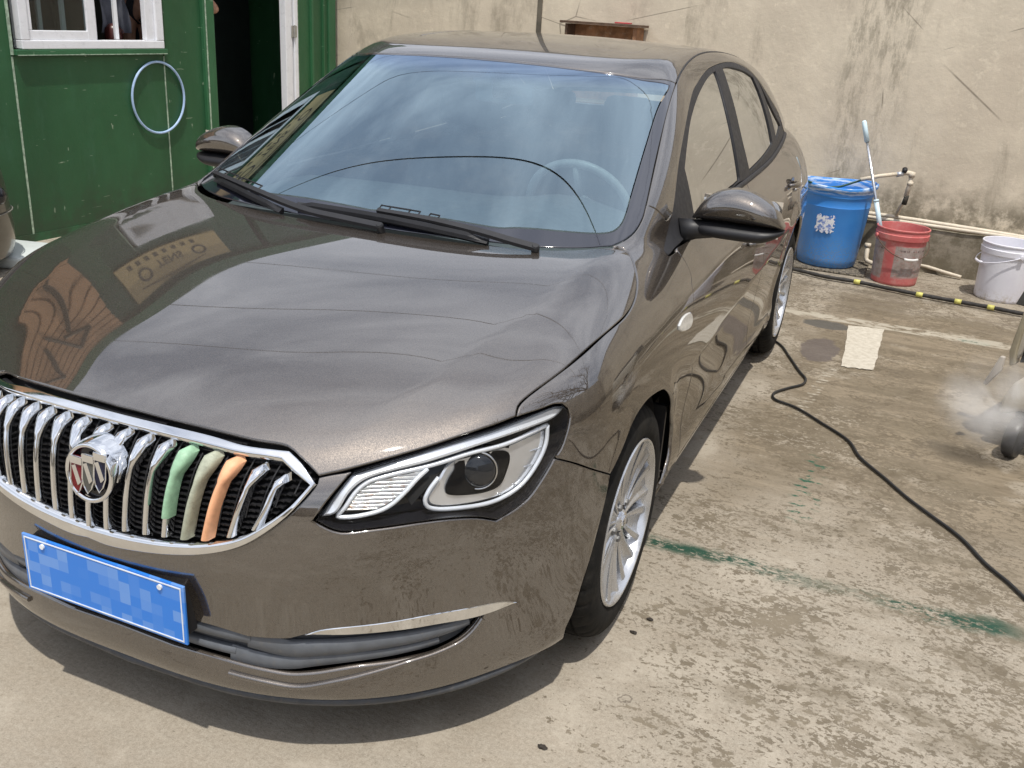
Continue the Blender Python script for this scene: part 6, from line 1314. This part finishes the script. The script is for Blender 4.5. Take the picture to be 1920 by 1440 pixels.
prof3('latch',[(1.815,.40),(1.795,.33),(1.775,.27),(1.79,.265),(1.815,.31),(1.832,.34),(1.834,.40)],2.78,2.80,simple('latch_grey',(.38,.34,.29),.5),.006)
wm.location=(2.235,2.90,0); wm.rotation_euler=(0,0,R(-22))
# spray mist
g=G('water_mist'); v=g.coord(); pv=g.n('VolumePrincipled'); pv.inputs['Color'].default_value=(.995,.997,1,1); pv.inputs['Anisotropy'].default_value=0.
dn=g.math('MULTIPLY',g.ramp(g.noise(5,4,.6,v,.6),.38,.68),9)
# denser towards the core of the puff
rv=g.coord(); sv=g.n('VectorMath',operation='MULTIPLY'); g.l(rv,sv.inputs[0]); sv.inputs[1].default_value=(1/.27,1/.16,1/.235)
ln=g.n('VectorMath',operation='LENGTH'); g.l(sv.outputs[0],ln.inputs[0]); dd=ln.outputs['Value']
dn=g.math('MULTIPLY',dn,g.ramp(dd,.96,.25)); g.l(dn,pv.inputs['Density']); g.l(pv.outputs[0],g.out.inputs['Volume'])
mb=MB(); c_=Vector((1.86,2.64,.265)); q_=Matrix.Rotation(R(-48),3,'Y')
mb.lathe([(0.001,-1)]+[(math.sin(a),-math.cos(a)) for a in np.linspace(.15,PI-.15,13)]+[(0.001,1)],24,lambda p:(c_.x+p[0]*.28,c_.y+p[1]*.17,c_.z+p[2]*.24))
o=mb.done('water_spray',g.m,loc=tuple(c_)); tag(o,'puff of white water spray against the beige cleaning machine','spray',kind='stuff')
# small debris
dk=simple('debris_dark',(.030,.024,.018),.8)
rr=random.Random(5)
for k,(x,y_,s_,lb) in enumerate(((.37,.286,.016,'black crumpled leaf on the ground under the front bumper'),(.963,.981,.009,'small dark crumb on the concrete right of the front tyre'),(.879,.378,.011,'brown scrap on the concrete nearest the lower edge of the photo'),(.94,.90,.010,'dark scrap beside the front tyre contact patch'))):
    bm=bmesh.new(); bmesh.ops.create_icosphere(bm,subdivisions=2,radius=1)
    V=[(x+v.co.x*s_*(1+.4*rr.uniform(-1,1)),y_+v.co.y*s_*.6*(1+.4*rr.uniform(-1,1)),.001+s_*.35*(1+v.co.z*(1+.5*rr.uniform(-1,1)))) for v in bm.verts]; bm.verts.index_update(); F=[[v.index for v in f.verts] for f in bm.faces]; bm.free()
    tag(link('scrap',V,F,dk,loc=(x,y_,0)),lb,'scrap','scraps of litter on the concrete')
# person inside the doorway, only an elbow shows past the post
SK=simple('skin',(.46,.25,.17),.55,0,.1,20); SHIRT=simple('shirt_dark',(.03,.03,.035),.9,0,.2,30)
pj=thing('person','person standing inside the dark cabin doorway, bare elbow raised past the green post','person',tuple(S((-.42,1.535,.05))))
def skin(name,J,B,mat,parent,sub=2):
    me=bpy.data.meshes.new(name); base=wloc(parent)
    me.from_pydata([tuple(Vector(p)-base) for p,_ in J],B,[]); o=bpy.data.objects.new(name,me); COL.objects.link(o)
    m_=o.modifiers.new('s','SKIN'); 
    for v_,(p,r) in zip(me.skin_vertices[0].data,J): v_.radius=(r,r) if isinstance(r,(int,float)) else r
    me.skin_vertices[0].data[0].use_root=True
    o.modifiers.new('u','SUBSURF').levels=sub; o.modifiers['u'].render_levels=sub
    dg=bpy.context.evaluated_depsgraph_get(); nm=bpy.data.meshes.new_from_object(o.evaluated_get(dg)); o.modifiers.clear(); o.data=nm; nm.materials.clear(); nm.materials.append(mat); nm.shade_smooth()
    o.parent=parent; o['_w']=list(base); return o
c=lambda o_,s_,z: tuple(S((-.42+o_,1.535+s_,.05+z)))
J=[(c(0,0,.95),.15),(c(0,0,1.15),.14),(c(0,0,1.35),(.19,.13)),(c(0,0,1.47),.07),(c(.01,0,1.56),.06),(c(.01,0,1.68),.10),
   (c(.0,.10,.90),.09),(c(.02,.11,.50),.065),(c(.0,.12,.08),.045),(c(.12,.12,.04),.04),(c(0,-.10,.90),.09),(c(.02,-.11,.50),.065),(c(0,-.12,.08),.045),(c(.12,-.12,.04),.04),
   (c(.02,.19,1.40),.062),(c(.30,.375,1.385),.042),(c(.17,.22,1.56),.033),(c(.12,.14,1.64),.030),(c(0,-.19,1.40),.062),(c(.03,-.26,1.12),.045),(c(.12,-.22,.90),.032)]
B=[(0,1),(1,2),(2,3),(3,4),(4,5),(0,6),(6,7),(7,8),(8,9),(0,10),(10,11),(11,12),(12,13),(2,14),(14,15),(15,16),(16,17),(2,18),(18,19),(19,20)]
skin('body',J,B,SK,pj)
hb=MB(); hb.lathe([(.10*math.sin(a),.11*math.cos(a)) for a in np.linspace(.02,1.7,10)],20,lambda p:(Vector(c(0,0,1.71))+Vector(p))); hb.done('hair',simple('hair_black',(.01,.01,.01),.6),pj,True)
J2=[(c(0,0,.95),.165),(c(0,0,1.15),.155),(c(0,0,1.36),(.20,.145)),(c(.02,.17,1.41),.078),(c(.11,.235,1.405),.070),(c(0,-.17,1.41),.078),(c(.01,-.22,1.28),.070)]
skin('shirt',J2,[(0,1),(1,2),(2,3),(3,4),(2,5),(5,6)],SHIRT,pj)
J3=[(c(0,0,.98),.165),(c(.0,.10,.88),.105),(c(.02,.11,.50),.080),(c(.0,.12,.12),.065),(c(0,-.10,.88),.105),(c(.02,-.11,.50),.080),(c(0,-.12,.12),.065)]
skin('trousers',J3,[(0,1),(1,2),(2,3),(0,4),(4,5),(5,6)],SHIRT,pj)
for o in list(bpy.data.objects):
    if o.name=='person': pass
for o in bpy.data.objects:
    if '_w' in o.keys(): del o['_w']
